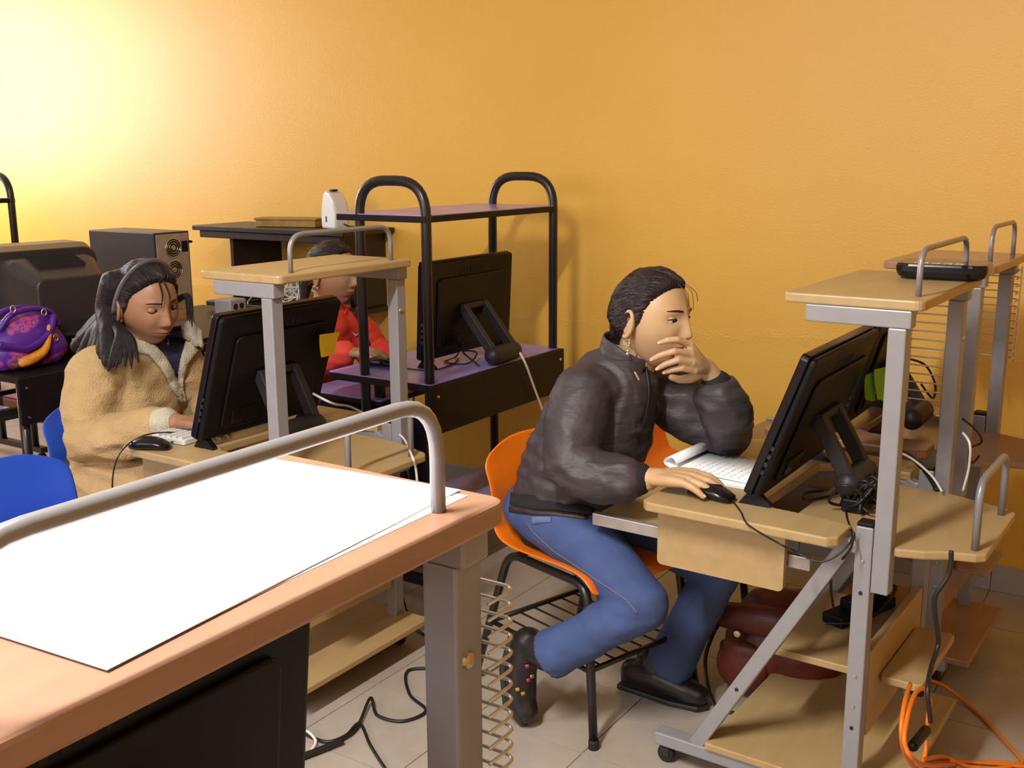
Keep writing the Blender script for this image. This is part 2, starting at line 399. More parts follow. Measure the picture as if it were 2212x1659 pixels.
desk_a = make_desk('light wood computer desk of the woman in the dark jacket', -.462, 2.155, .53, 'maple', math.radians(-1.5), rack=(1.13, .85, .0215, -.165, -.06, -.02, .045))
desk_b = make_desk('light wood computer desk of the woman in the beige jacket', -1.873, 1.838, .515, 'maple', tray=.55)
desk_c = make_desk('brown wood computer desk nearest the camera, holding large white sheets', -.472, .185, .53, 'beech', rack=(1.085, .66, .0147, -.062, -.003, -.03, .012))
desk_d = make_desk('brown computer desk standing closest to the orange wall', -.462, 2.93, .42, 'beech', math.radians(-2), rack=(1.12, .86, .0215, -.12, -.02, -.02, .045))
# ================================================================== black carts with hoops
def make_cart(label, X0, Y0, W=.76, group='black carts with hoops and purple boards', far_hoop=True, near_hoop=True, top='purple'):
    d = thing('computer_cart', label, 'cart', (X0, Y0, 0), 0, group)
    b = 'blacksteel'; xf = -.27
    for y in (0, W):
        if (y and not far_hoop) or (not y and not near_hoop):
            for x in (0, xf): part('leg', MB().tube([(x, y, .07), (x, y, .715)], .0165, 14), b, d, smooth=True)
        else: part('hoop_frame', MB().tube(filleted([(0, y, .07), (0, y, 1.375), (xf, y, 1.375), (xf, y, .07)], .11, 8), .0165, 14), b, d, smooth=True)
        ft = part('foot_bar', MB().box((xf-.16, y-.018, .05), (.07, y+.018, .08)), b, d, bevel=.004)
        for x in (xf-.13, .045):
            part('caster', MB().lathe([(0, -.012), (.02, -.012), (.025, -.006), (.025, .006), (.02, .012), (0, .012)], (x, y, .025), 18, (0, 1, 0)), 'rubber', ft)
    t = part('table_top', MB().prism(rrect(xf-.15, -.022, .024, W+.022, .01), .715, .738), 'blackboard', d, bevel=.002)
    part('table_laminate', MB().prism(rrect(xf-.147, -.019, .021, W+.019, .01), .738, .7405), top, t)
    if far_hoop:
        t = part('top_shelf', MB().prism(rrect(xf-.09, -.018, .012, W+.018, .01), 1.248, 1.268), 'blackboard', d, bevel=.002)
        part('shelf_laminate', MB().prism(rrect(xf-.087, -.015, .009, W+.015, .01), 1.268, 1.2705), 'purple', t)
    pn = part('modesty_panel', MB().box((.018, -.03, .575), (.033, W+.03, .737)), 'blackboard', d, bevel=.004)
    for y in (.0, W):
        for z in (.60, .70): part('bolt', MB().lathe([(0, 0), (.006, 0), (.005, .003), (0, .004)], (.033, y, z), 10, (1, 0, 0)), 'chrome', pn)
    t = part('keyboard_tray', MB().prism(rrect(xf-.32, .02, xf+.05, W-.05, .01), .632, .648), 'blackboard', d, bevel=.002)
    part('tray_laminate', MB().prism(rrect(xf-.317, .023, xf+.047, W-.053, .01), .648, .6505), 'purple', t)
    part('cross_bar', MB().box((xf-.018, 0, .545), (xf+.018, W, .57)), b, d, bevel=.003)
    for y in (.07, W-.07): part('tray_hanger', MB().box((xf-.015, y-.01, .651), (xf+.02, y+.01, .714)), b, d, bevel=.002)
    part('cross_bar', MB().box((-.015, 0, .235), (.015, W, .262)), b, d, bevel=.003)
    t = part('lower_shelf', MB().prism(rrect(xf+.0, .02, 0, W-.02, .01), .235, .252), 'blackboard', d, bevel=.002)
    part('lower_laminate', MB().prism(rrect(xf+.003, .023, -.003, W-.023, .01), .252, .2545), 'purple', t)
    return d
make_cart('black cart with two hoops and purple boards, used by the woman in red', -2.055, 2.65)
make_cart('low black cart carrying the bulky old monitor and the purple bag', -3.30, 2.03, far_hoop=False, near_hoop=False, top='blackboard', group='black computer carts')
make_cart('black hooped cart cut off by the left edge, behind the bulky old monitor', -4.72, 2.2, .75)
tb = thing('side_table', 'black low table behind the old monitor, carrying the computer tower', 'table', (-3.75, 3.2, 0))
part('table_top', MB().prism(rrect(-4.15, 2.84, -3.36, 3.55, .01), .71, .74), 'blackboard', tb, world=True, bevel=.003)
for x in (-4.11, -3.40):
    for y in (2.88, 3.51): part('leg', MB().box((x-.02, y-.02, 0), (x+.02, y+.02, .71)), 'blacksteel', tb, world=True, bevel=.003)

# ================================================================== flat computers seen from behind
def make_monitor(label, loc, w, h, tilt, rz=0, stand=True, feet=True):
    """screen looks along local -x, width along y, origin under the middle of the bottom edge"""
    d = thing('monitor', label, 'monitor', loc, rz, 'flat black desktop computers')
    R = Matrix.Translation((0, 0, .03)) @ Matrix.Rotation(tilt, 4, 'Y')
    def tp(name, mb, m_, **k):
        mb.v = [R @ Vector(v) for v in mb.v]; return part(name, mb, m_, k.pop('parent', d), **k)
    def slab(poly, x0, x1):
        n = MB().prism(poly, x0, x1); n.v = [Vector((q.z, q.x, q.y)) for q in n.v]; return n
    tp('bezel', slab(rrect(-w/2, 0, w/2, h, .012), -.012, .008), 'blackgloss', bevel=.003)
    tp('screen', slab(rrect(-w/2+.02, .03, w/2-.02, h-.02, .002), -.0128, -.0121), 'screen')
    bk = tp('back_cover', slab(rrect(-w/2+.002, .002, w/2-.002, h-.002, .014), .008, .026), 'blackplastic', bevel=.008, seg=3)
    tp('back_bulge', slab(rrect(-w/2+.06, .03, w/2-.05, h-.06, .02), .026, .034), 'blackplastic', bevel=.006, seg=3, parent=bk)
    tp('port_cover', slab(rrect(-w/2+.09, .045, -w/2+.19, .085, .004), .034, .0375), 'blackgloss', bevel=.001, parent=bk)
    for k in range(7):
        tp('vent_slot', slab([( -.07+k*.02, h-.052), (-.062+k*.02, h-.052), (-.062+k*.02, h-.03), (-.07+k*.02, h-.03)], .0262, .0268), 'hole', parent=bk)
    for k in range(4): tp('side_button', MB().box((.008, -w/2-.0015, .06+k*.02), (.016, -w/2+.002, .07+k*.02)), 'darkgrey')
    if feet:
        for s in (-1, 1):
            y = s*(w/2-.035)
            part('front_foot', MB().prism([(-.03, .0), (.045, .0), (.045, .006), (.01, .035), (-.004, .035)], -.008, .008), 'blackgloss', d).data.transform(Matrix.Translation((0, y, 0)) @ Matrix.Rotation(math.pi/2, 4, 'X'))
    if stand:
        top = R @ Vector((.034, 0, h*.5)); base = Vector((max(top.x+.07, .17), 0, .012)); top = top
        hw = .062
        for s in (-1, 1): part('stand_strut', MB().bar(top+Vector((0, s*hw, 0)), base+Vector((0, s*hw, .03)), .034, .024, (0, 1, 0)), 'darkgrey', d, bevel=.003)
        part('stand_bridge', MB().bar(top+Vector((0, -hw-.011, 0)), top+Vector((0, hw+.011, 0)), .03, .02), 'darkgrey', d, bevel=.003)
        part('stand_foot', MB().limb([base+Vector((0, -hw, .022)), base+Vector((0, hw, .022))], [.032, .032], 16), 'darkgrey', d, smooth=True)
    return d
mon_a = make_monitor('large black monitor with a green note, tilted back before the woman in the dark jacket', (-.812, 2.43, .682), .50, .345, math.radians(20))
mon_b = make_monitor('black monitor with a yellow note stuck on its back', (-2.235, 2.075, .682), .455, .365, math.radians(19))
mon_c = make_monitor('black monitor standing on the purple cart board, back turned', (-2.215, 3.06, .742), .52, .335, math.radians(3))
mon_d = make_monitor('black monitor on the brown desk by the wall', (-.84, 3.14, .682), .44, .33, math.radians(16))
mon_e = make_monitor('black monitor under the top shelf of the nearest brown desk', (-.76, .465, .682), .50, .345, math.radians(6))

# sticky notes
def note(label, quad, off, material):
    mb = MB(); n = 5; q = [Vector(p) for p in quad]; rows = []
    nn = (q[1]-q[0]).cross(q[3]-q[0]).normalized()
    if nn.x < 0: nn = -nn
    top = []; bot = []
    for i in range(n+1):
        for j in range(n+1):
            a, b = i/n, j/n
            p = (q[0]*(1-a)+q[1]*a)*(1-b)+(q[3]*(1-a)+q[2]*a)*b
            p = p+nn*(off+.012*b*b+.003*math.sin(a*5)*b)
            top.append(p+nn*.0004); bot.append(p-nn*.0004)
    m_ = n+1; L = m_*m_
    f = []
    for i in range(n):
        for j in range(n):
            k = i*m_+j; f += [(k, k+1, k+m_+1, k+m_), (L+k, L+k+m_, L+k+m_+1, L+k+1)]
    mb.add(top+bot, f)
    return single('sticky_note', mb, material, label, 'sticky note', smooth=True, group='sticky notes on the monitors')
note('yellow sticky note on the back of a black monitor', [P(688, 722, x=-2.10), P(732, 716, x=-2.10), P(716, 760, x=-2.115), P(685, 768, x=-2.115)], .004, 'yellow')
note('bright green sticky note curling off the tilted monitor', [P(1880, 795, x=-.675), P(1906, 789, x=-.675), P(1902, 852, x=-.70), P(1878, 856, x=-.70)], .010, 'green')
note('darker green sticky note half under the bright green one', [P(1868, 810, x=-.678), P(1888, 800, x=-.678), P(1882, 862, x=-.70), P(1858, 858, x=-.70)], .002, 'greendark')

# ================================================================== school chairs
def make_chair(label, loc, rz, material):
    d = thing('plastic_chair', label, 'chair', loc, rz, 'plastic shell school chairs')
    prof = spl([(.215, 0, .395), (.195, 0, .422), (.13, 0, .432), (.02, 0, .428), (-.09, 0, .428), (-.155, 0, .452), (-.183, 0, .50), (-.195, 0, .57), (-.215, 0, .64), (-.232, 0, .70)], 4)
    L = len(prof); nv = 14; vs = []; fs = []
    for i, p in enumerate(prof):
        t = i/(L-1)
        hw = .205 if t < .5 else .205-.012*math.sin((t-.5)*2*math.pi)
        if t > .86: hw *= 1-.30*((t-.86)/.14)**2.2
        if t < .08: hw *= 1-.1*((.08-t)/.08)**2
        tg = (prof[min(i+1, L-1)]-prof[max(i-1, 0)]).normalized(); nrm = Vector((-tg.z, 0, tg.x))
        if nrm.z < 0 and t < .5: nrm = -nrm
        if t >= .5 and nrm.x < 0: nrm = -nrm
        for j in range(nv+1):
            v = -1+2*j/nv
            lift = .018*abs(v)**2.6*(1.0 if t < .6 else 1.3)
            q = p+Vector((0, v*hw, 0))+nrm*lift
            if t > .8: q.z -= .035*abs(v)**3*((t-.8)/.2)
            vs.append(q)
    for i in range(L-1):
        for j in range(nv):
            k = i*(nv+1)+j; fs.append((k, k+1, k+nv+2, k+nv+1))
    sh = part('seat_shell', MB().add(vs, fs), material, d, smooth=True)
    so = sh.modifiers.new('thick', 'SOLIDIFY'); so.thickness = .006; so.offset = 0
    sb = sh.modifiers.new('sub', 'SUBSURF'); sb.levels = 1; sb.render_levels = 1
    b = 'blacksteel'
    for s in (-1, 1):
        fr = part('side_frame', MB().tube(filleted([(.235, s*.195, 0), (.175, s*.165, .404), (-.13, s*.165, .404), (-.25, s*.195, 0)], .05, 6), .0115, 10), b, d, smooth=True)
        part('basket_rail', MB().tube([(.205, s*.18, .19), (-.195, s*.18, .19)], .0065, 8), b, d, smooth=True)
        for x, yy in ((.235, .195), (-.25, .195)):
            part('foot_cap', MB().lathe([(0, 0), (.014, 0), (.014, .02), (.012, .024), (0, .024)], (x, s*yy, 0), 12), 'rubber', fr)
    for x in (.12, -.10): part('seat_crossbar', MB().tube([(x, -.165, .404), (x, .165, .404)], .009, 8), b, d, smooth=True)
    for x in (.20, -.19): part('basket_crossbar', MB().tube([(x, -.18, .19), (x, .18, .19)], .0075, 8), b, d, smooth=True)
    for k in range(6): part('basket_wire', MB().tube([(.2, -.13+k*.052, .187), (-.19, -.13+k*.052, .187)], .003, 6), b, d, smooth=True)
    return d
make_chair('orange plastic chair under the woman in the dark jacket', (-1.335, 2.395, 0), math.radians(-17), M['orangeplastic'])
make_chair('orange plastic chair pushed in at the desk by the wall', (-1.33, 3.10, 0), math.radians(8), M['orangeplastic'])
make_chair('empty blue plastic chair at the left edge beside the white sheets', (-2.32, 1.48, 0), math.radians(2), M['blueplastic'])
make_chair('blue plastic chair under the woman in the beige jacket', (-2.76, 2.06, 0), math.radians(-4), M['blueplastic'])
make_chair('blue plastic chair under the woman in red', (-2.80, 3.0, 0), 0, M['blueplastic'])

# ================================================================== things on the desks
# large paper sheets
def sheet(corners, z, label, seed):
    rnd = random.Random(seed); n = 14; top = []; bot = []
    c = [Vector((x, y, 0)) for x, y in corners]
    for i in range(n+1):
        for j in range(n+1):
            a, b = i/n, j/n
            p = (c[0]*(1-a)+c[1]*a)*(1-b)+(c[3]*(1-a)+c[2]*a)*b
            p.z = z+0
            top.append(p+Vector((0, 0, .00045))); bot.append(p.copy())
    m_ = n+1; L = m_*m_; f = []
    for i in range(n):
        for j in range(n):
            k = i*m_+j; f += [(k, k+m_, k+m_+1, k+1), (L+k, L+k+1, L+k+m_+1, L+k+m_)]
    for i in range(n):
        f += [(i, i+1, L+i+1, L+i), (n*m_+i, L+n*m_+i, L+n*m_+i+1, n*m_+i+1), (i*m_, L+i*m_, L+(i+1)*m_, (i+1)*m_), (i*m_+n, (i+1)*m_+n, L+(i+1)*m_+n, L+i*m_+n)]
    return single('paper_sheet', MB().add(top+bot, f), 'paper', label, 'paper', smooth=False, group='large white sheets on the nearest desk')
sheet([(-.497, .338), (-.505, .700), (-.735, .690), (-.735, .318)], 1.1701, 'bottom sheet of the big white papers, its corner peeking past the rail foot', 1)
sheet([(-.494, .342), (-.515, .690), (-.745, .688), (-.742, .312)], 1.1708, 'middle sheet of the big white papers on the nearest desk', 2)
sheet([(-.490, .335), (-.517, .706), (-.735, .688), (-.745, .316)], 1.1716, 'topmost of the big white papers on the nearest desk', 3)
# black flat device on the shelf
dv = thing('network_device', 'flat black device with worn white lettering on the shelf', 'device', (-.52, 2.60, 1.1705), math.radians(4))
bd = MB()
for s_, z_ in ((.86, 0), (.96, .008), (1, .02), (1, .030), (.97, .036)):
    pass
bd.loft([[Vector((x*s_, y*s_, z_)) for x, y in rrect(-.098, -.075, .098, .075, .03)] for s_, z_ in ((.84, 0), (.95, .007), (1, .018), (1, .030), (.97, .036))])
part('case', bd, 'blackgloss', dv, smooth=False, bevel=.002)
lt = MB(); rl = random.Random(3); x = -.055
for k in range(9):
    hh = rl.uniform(.016, .026); a = rl.uniform(-.4, .4)
    lt.bar((x, -.058, .0364), (x+a*.006, -.058+hh, .0364), .0045, .0006)
    if k % 2: lt.bar((x-.002, -.058+hh*.5, .0364), (x+.010, -.058+hh*.5, .0364), .006, .0006)
    x += .0125
o = part('white_lettering', lt, 'whiteplastic', dv); o['kind'] = 'stuff'
# notebook with a curled page
nb = thing('notebook', 'open white notebook with a curled page beside the mouse', 'notebook', (-.97, 2.42, .6825), math.radians(-4))
part('cover', MB().prism(rrect(-.075, -.10, .12, .10, .006), 0, .003), mat('grey_card', (.22, .2, .17), .6), nb)
part('page_block', MB().prism(rrect(-.072, -.098, .118, .098, .004), .003, .012), 'paper', nb, bevel=.001)
pg = spl([(.118, 0, .0135), (.03, 0, .0155), (-.04, 0, .0150), (-.088, 0, .0165), (-.106, 0, .027), (-.098, 0, .040), (-.082, 0, .041), (-.074, 0, .031), (-.080, 0, .023)], 5)
mbp = MB(); k0 = len(pg)
mbp.add([q+Vector((0, -.100, 0)) for q in pg]+[q+Vector((0, .100, 0)) for q in pg], [(i, i+1, k0+i+1, k0+i) for i in range(k0-1)])
o = part('curled_page', mbp, 'paper', nb, smooth=True); sd = o.modifiers.new('t', 'SOLIDIFY'); sd.thickness = .0008
ink = mat('blue_ink', (.55, .58, .68), .7); wr = MB(); rl = random.Random(8)
for k in range(9):
    xx = .10-k*.018; y_ = -.085
    while y_ < .07:
        l_ = rl.uniform(.01, .03); wr.box((xx, y_, .0161), (xx+.0011, y_+l_, .0164)); y_ += l_+.006
o = part('handwriting', wr, ink, nb); o['kind'] = 'stuff'
single('folded_paper', MB().prism(rrect(-1.02, 2.305, -.86, 2.335, .004), .6825, .687), 'paper', 'thin white paper strip tucked under the notebook', 'paper')
# computer mice
def mouse(label, loc, rz, pts, scale=1):
    d = thing('computer_mouse', label, 'mouse', loc, rz, 'black computer mice')
    rings = []
    for t, hw, hh in ((-.055, .012, .010), (-.052, .021, .018), (-.04, .028, .028), (-.015, .031, .036), (.012, .030, .034), (.035, .028, .026), (.05, .023, .017), (.056, .012, .010)):
        rings.append([Vector((t, math.cos(a)*hw, max(.0, (math.sin(a)*.5+.5)**.9*hh))) for a in (2*math.pi*k/18 for k in range(18))])
    part('shell', MB().loft(rings), 'blackgloss', d, smooth=True)
    part('scroll_wheel', MB().lathe([(0, -.003), (.008, -.003), (.009, 0), (.008, .003), (0, .003)], (.03, 0, .023), 14, (0, 1, 0)), 'darkgrey', d)
    part('cord', MB().tube(spl(pts, 8), .0021, 6), 'cable', d, smooth=True, world=True)
    return d
mp = P(1548, 1092, z=.682)
mouse('black mouse under the hand of the woman in the dark jacket', (-.905, 2.205, .682), math.radians(-8),
      [(-.853, 2.196, .69), P(1600, 1105, z=.685), P(1618, 1135, z=.686), P(1690, 1178, z=.684), P(1712, 1188, y=2.07), P(1760, 1212, y=2.07), P(1800, 1205, y=2.08), P(1840, 1165, y=2.12), P(1830, 1120, z=.66), P(1822, 1080, z=.67)])
mouse('black mouse beside the elbow of the woman in the beige jacket', P(325, 970, z=.682), math.radians(28),
      [P(345, 962, z=.69), P(400, 945, z=.69), P(385, 935, z=.70), P(340, 935, z=.71), P(300, 945, z=.71), P(262, 975, x=-2.36), P(245, 1020, x=-2.38), P(243, 1085, x=-2.40), P(250, 1110, x=-2.40)])
mouse('black mouse on the purple cart under the hand of the woman in red', P(822, 792, z=.742), math.radians(20),
      [P(842, 792, z=.745), P(880, 796, z=.743), P(930, 800, z=.743), P(975, 788, z=.743), P(990, 775, z=.743)])
# white keyboard edge seen beside the monitor
kb = thing('keyboard', 'white keyboard edge sticking out beside the monitor with the yellow note', 'keyboard', (-2.36, 2.03, .683), math.radians(3))
part('case', MB().prism(rrect(-.07, -.17, .06, .17, .008), 0, .014), 'whiteplastic', kb, bevel=.002)
km = mesh(MB().box((-.008, -.008, 0), (.008, .008, .006)), 'key'); km.materials.append(M['whiteplastic'])
for i in range(5):
    for j in range(17):
        o = bpy.data.objects.new('key', km); C.objects.link(o); o.parent = kb; o.location = (-.053+i*.023, -.155+j*.0193, .014)

# ================================================================== wall unit and the things on it
wu = thing('mounted_shelf', 'dark wooden wall unit holding the white router', 'shelf', (-3.5, 3.6, .78))
dk = mat('dark_brown_laminate', (.022, .012, .011), .4, var=.2, scale=16)
part('top_board', MB().prism(rrect(-4.02, 3.40, -3.08, 3.745, .008), 1.118, 1.140), dk, wu, world=True, bevel=.003)
part('front_rail', MB().box((-3.98, 3.412, 1.085), (-3.11, 3.430, 1.117)), dk, wu, world=True, bevel=.003)
for x in (-3.80, -3.15): part('side_panel', MB().box((x-.012, 3.44, .79), (x+.012, 3.745, 1.117)), dk, wu, world=True, bevel=.003)
part('lower_board', MB().prism(rrect(-3.98, 3.42, -3.11, 3.745, .008), .765, .787), dk, wu, world=True, bevel=.003)
bx = thing('long_box', 'long ochre box lying on the dark wall unit', 'box', (-3.53, 3.55, 1.141), math.radians(16))
part('tray', MB().box((-.15, -.05, 0), (.15, .05, .03)), 'ochre', bx, bevel=.003)
part('lid', MB().box((-.155, -.055, .03), (.155, .055, .040)), 'ochre', bx, bevel=.003)
rt = thing('router', 'white rounded router standing upright on the wall unit', 'router', (-3.235, 3.52, 1.141), math.radians(-20))
prf = [(-.055, 0), (.075, 0), (.082, .06), (.066, .12), (.03, .155), (-.01, .165), (-.03, .155), (-.05, .10), (-.058, .05)]
r_ = MB().prism(prf, -.035, .035); r_.v = [Vector((v.x, v.z, v.y)) for v in r_.v]; part('case', r_, 'whiteplastic', rt, bevel=.012, seg=3)
part('slot', MB().box((-.01, -.0362, .03), (.0, -.0352, .055)), 'hole', rt)
part('antenna_cap', MB().box((-.01, -.015, .163), (.02, .015, .170)), 'darkgrey', rt, bevel=.003)
part('cord', MB().tube(spl([(.06, 0, .03), (.12, .02, .012), (.16, .05, .004), (.20, .07, .003)], 6), .003, 6), 'cable', rt, smooth=True)
wb = thing('wire_bundle', 'tangle of white wires heaped on the lower shelf', 'wires', (-3.45, 3.55, .788)); rl = random.Random(5)
for k in range(16):
    c_ = Vector((-3.50+rl.uniform(-.13, .13), 3.53+rl.uniform(-.05, .05), .80)); pts = []
    a0 = rl.uniform(0, 6.28)
    for i in range(7):
        a = a0+i*.9; pts.append(c_+Vector((math.cos(a)*rl.uniform(.03, .13), math.sin(a)*.05, abs(math.sin(a*1.3+k))*rl.uniform(.03, .15)-.005)))
    part('wire', MB().tube(spl(pts, 6), .0032, 6), 'whitecable', wb, smooth=True, world=True)
part('wire', MB().tube(spl([P(545, 640, y=3.5), P(535, 655, y=3.45), P(555, 664, y=3.45), P(580, 655, y=3.5)], 6), .0032, 6), 'whitecable', wb, smooth=True, world=True)
ot = thing('power_socket', 'white wall socket between the tower and wall unit', 'socket', P(545, 555, y=3.75))
part('plate', MB().box((-.035, -.012, -.05), (.035, 0, .05)), 'whiteplastic', ot, bevel=.004)
for z_ in (-.02, .02): part('outlet', MB().box((-.012, -.0135, z_-.01), (.012, -.0121, z_+.01)), 'hole', ot)

# ================================================================== old computers on the left
cr = thing('crt_monitor', 'bulky charcoal tube monitor with rounded back on the left cart', 'monitor', (-3.68, 2.40, .742), math.radians(-6))
def rr3(x, w_, z0, z1, r): return [Vector((x, a, b)) for a, b in rrect(-w_/2, z0, w_/2, z1, r)]
part('front_housing', MB().loft([rr3(-.20, .44, .02, .385, .02), rr3(-.19, .45, .015, .39, .025), rr3(-.05, .45, .015, .39, .04), rr3(.02, .42, .03, .375, .05)]), 'crt', cr, bevel=.004)
part('tube_housing', MB().loft([rr3(.0, .38, .045, .355, .04), rr3(.08, .35, .05, .345, .04), rr3(.16, .30, .06, .31, .035), rr3(.215, .27, .07, .285, .03)]), 'crt', cr, bevel=.006, seg=3)
part('screen', MB().loft([rr3(-.2015, .38, .07, .35, .02), rr3(-.206, .34, .09, .33, .02)]), 'screen', cr)
part('pedestal', MB().lathe([(0, 0), (.12, 0), (.12, .012), (.09, .02), (.08, .045), (0, .045)], (-.02, 0, 0), 24), 'crt', cr, bevel=.002)
part('port_panel', MB().box((.2155, -.08, .09), (.217, .08, .13)), 'hole', cr)
for k in range(8): part('vent_slot', MB().box((.06+k*.012, -.09, .36-.0035*k-.02), (.064+k*.012, .09, .3595-.0044*k)), 'hole', cr)
tw = thing('computer_tower', 'black computer tower showing its fans, behind the beige-jacketed woman', 'computer', (-3.80, 2.94, .741), 0)
part('case', MB().box((-.22, -.09, .012), (.20, .09, .41)), mat('tower_black', (.028, .024, .03), .4, var=.1, scale=20), tw, bevel=.004)
part('rear_panel', MB().box((.2005, -.082, .02), (.204, .082, .402)), 'rawmetal', tw, bevel=.002)
part('case_foot', MB().box((-.2, -.08, 0), (.18, .08, .012)), 'rubber', tw)
for z_ in (.345, .255):
    part('fan_grille', MB().tube([(.207, math.cos(a)*.038, z_+math.sin(a)*.038) for a in (2*math.pi*k/24 for k in range(24))], .002, 5, closed=True), 'chrome', tw, smooth=True)
    part('fan_opening', MB().lathe([(0, 0), (.038, 0), (.038, .0012), (0, .0012)], (.204, 0, z_), 24, (1, 0, 0)), 'hole', tw)
    for k in range(3): part('fan_ring', MB().tube([(.207, math.cos(a)*.01*(k+1), z_+math.sin(a)*.01*(k+1)) for a in (2*math.pi*j/18 for j in range(18))], .0013, 5, closed=True), 'chrome', tw, smooth=True)
    part('fan_hub', MB().lathe([(0, 0), (.009, 0), (.008, .003), (0, .003)], (.205, 0, z_), 14, (1, 0, 0)), 'brass', tw)
part('power_inlet', MB().box((.204, .045, .325), (.207, .075, .37)), 'blackplastic', tw, bevel=.001)
for z_, h_ in ((.17, .035), (.125, .03), (.085, .02)): part('port_block', MB().box((.204, -.07, z_), (.2062, -.03, z_+h_)), 'blackplastic', tw, bevel=.001)
for k in range(5): part('slot_cover', MB().box((.204, -.01, .04+k*.024), (.2055, .075, .055+k*.024)), 'chrome', tw)
part('panel_screw', MB().lathe([(0, 0), (.006, 0), (.005, .012), (0, .014)], (.204, .088, .365), 10, (1, 0, 0)), 'blackplastic', tw)
sp = thing('small_speaker', 'small pale speaker next to the computer tower', 'speaker', (-3.52, 3.16, .741), math.radians(6))
part('case', MB().box((-.045, -.05, 0), (.045, .05, .115)), 'greyplastic', sp, bevel=.006)
for y_ in (-.018, .02): part('bass_port', MB().lathe([(0, 0), (.014, 0), (.013, .0015), (0, .0015)], (.045, y_, .085), 16, (1, 0, 0)), 'hole', sp)
# purple flowered bag
def bag_material():
    m = bpy.data.materials.new('purple_flowered_cloth'); m.use_nodes = True; nt = m.node_tree; N = nt.nodes; b = N['Principled BSDF']
    tc = N.new('ShaderNodeTexCoord'); v = N.new('ShaderNodeTexNoise'); v.inputs['Scale'].default_value = 16; v.inputs['Detail'].default_value = 2; nt.links.new(tc.outputs['Object'], v.inputs['Vector'])
    r = N.new('ShaderNodeValToRGB'); e = r.color_ramp.elements
    e[0].position = 0; e[0].color = (.06, .012, .22, 1); e[1].position = 1; e[1].color = (.55, .35, .02, 1)
    for p_, c_ in ((.5, (.085, .016, .27, 1)), (.55, (.22, .03, .33, 1)), (.6, (.5, .08, .22, 1)), (.64, (.12, .02, .33, 1)), (.70, (.5, .33, .03, 1))):
        q = e.new(p_); q.color = c_
    nt.links.new(v.outputs['Fac'], r.inputs[0]); nt.links.new(r.outputs[0], b.inputs['Base Color']); b.inputs['Roughness'].default_value = .5
    return m
bg = thing('handbag', 'purple flowered handbag with an orange scarf trim on the left cart', 'bag', (-3.43, 2.13, .742))
mb = MB()
cb = P(60, 740, x=-3.40)
mb.ell((-3.42, 2.13, .82), (.075, .15, .085)).ell((-3.41, 2.07, .80), (.07, .10, .06)).ell((-3.42, 2.20, .80), (.07, .09, .06)).ell((-3.42, 2.15, .885), (.05, .12, .045)).box((-3.48, 2.02, .745), (-3.37, 2.24, .80))
part('pouch', remesh(mb, .008, 5), bag_material(), bg, world=True)
pp = mat('purple_trim', (.07, .012, .25), .35)
part('flap_band', MB().limb(spl([P(0, 745, x=-3.345), P(60, 752, x=-3.338), P(105, 720, x=-3.345), P(115, 685, x=-3.36)], 5), [.012]*16, 10), pp, bg, smooth=True, world=True)
for x_ in (-3.45, -3.385):
    part('handle', MB().limb(spl([(x_, 2.03, .89), (x_+.01, 2.07, .935), (x_+.01, 2.15, .945), (x_, 2.22, .925), (x_, 2.245, .88)], 5), [.010]*21, 10), pp, bg, smooth=True, world=True)
part('orange_trim', MB().limb(spl([P(50, 783, x=-3.34), P(75, 772, x=-3.335), P(97, 755, x=-3.335), P(105, 728, x=-3.34), P(106, 705, x=-3.35)], 5), [.017, .018, .018, .018, .018, .018, .018, .017, .016, .016, .014, .014, .012, .012, .011, .011, .010, .009, .008, .008, .007], 10), mat('orange_cloth', (.62, .22, .02), .6, var=.3, scale=60), bg, smooth=True, world=True)
for u_, v_ in ((28, 668), (95, 675), (120, 730)): part('ring', MB().tube([P(u_, v_, x=-3.35)+Vector((0, math.cos(a)*.009, math.sin(a)*.012)) for a in (2*math.pi*k/14 for k in range(14))], .0022, 6, closed=True), 'chrome', bg, smooth=True, world=True)
# mauve cabinet by the far left wall
cbm = mat('mauve_vinyl', (.34, .16, .17), .55, var=.08, scale=20)
pk = thing('loudspeaker_cabinet', 'mauve loudspeaker cabinet with ribbed grille on the floor by the wall', 'loudspeaker', (-5.45, 3.50, 0))
part('body', MB().box((-6.0, 3.44, .10), (-5.05, 3.72, .46)), cbm, pk, world=True, bevel=.008)
part('plinth', MB().box((-6.05, 3.42, 0), (-4.7, 3.73, .10)), mat('dark_red_wood', (.09, .022, .016), .4), pk, world=True, bevel=.005)
part('side_cheek', MB().box((-5.04, 3.43, .101), (-4.70, 3.72, .46)), mat('red_brown_wood', (.14, .035, .022), .45, var=.2, scale=8), pk, world=True, bevel=.006)
for k in range(22): part('grille_slat', MB().box((-5.95, 3.434, .24+k*.009), (-5.25, 3.4395, .2445+k*.009)), mat('grille_tan', (.30, .17, .13), .6), pk, world=True)

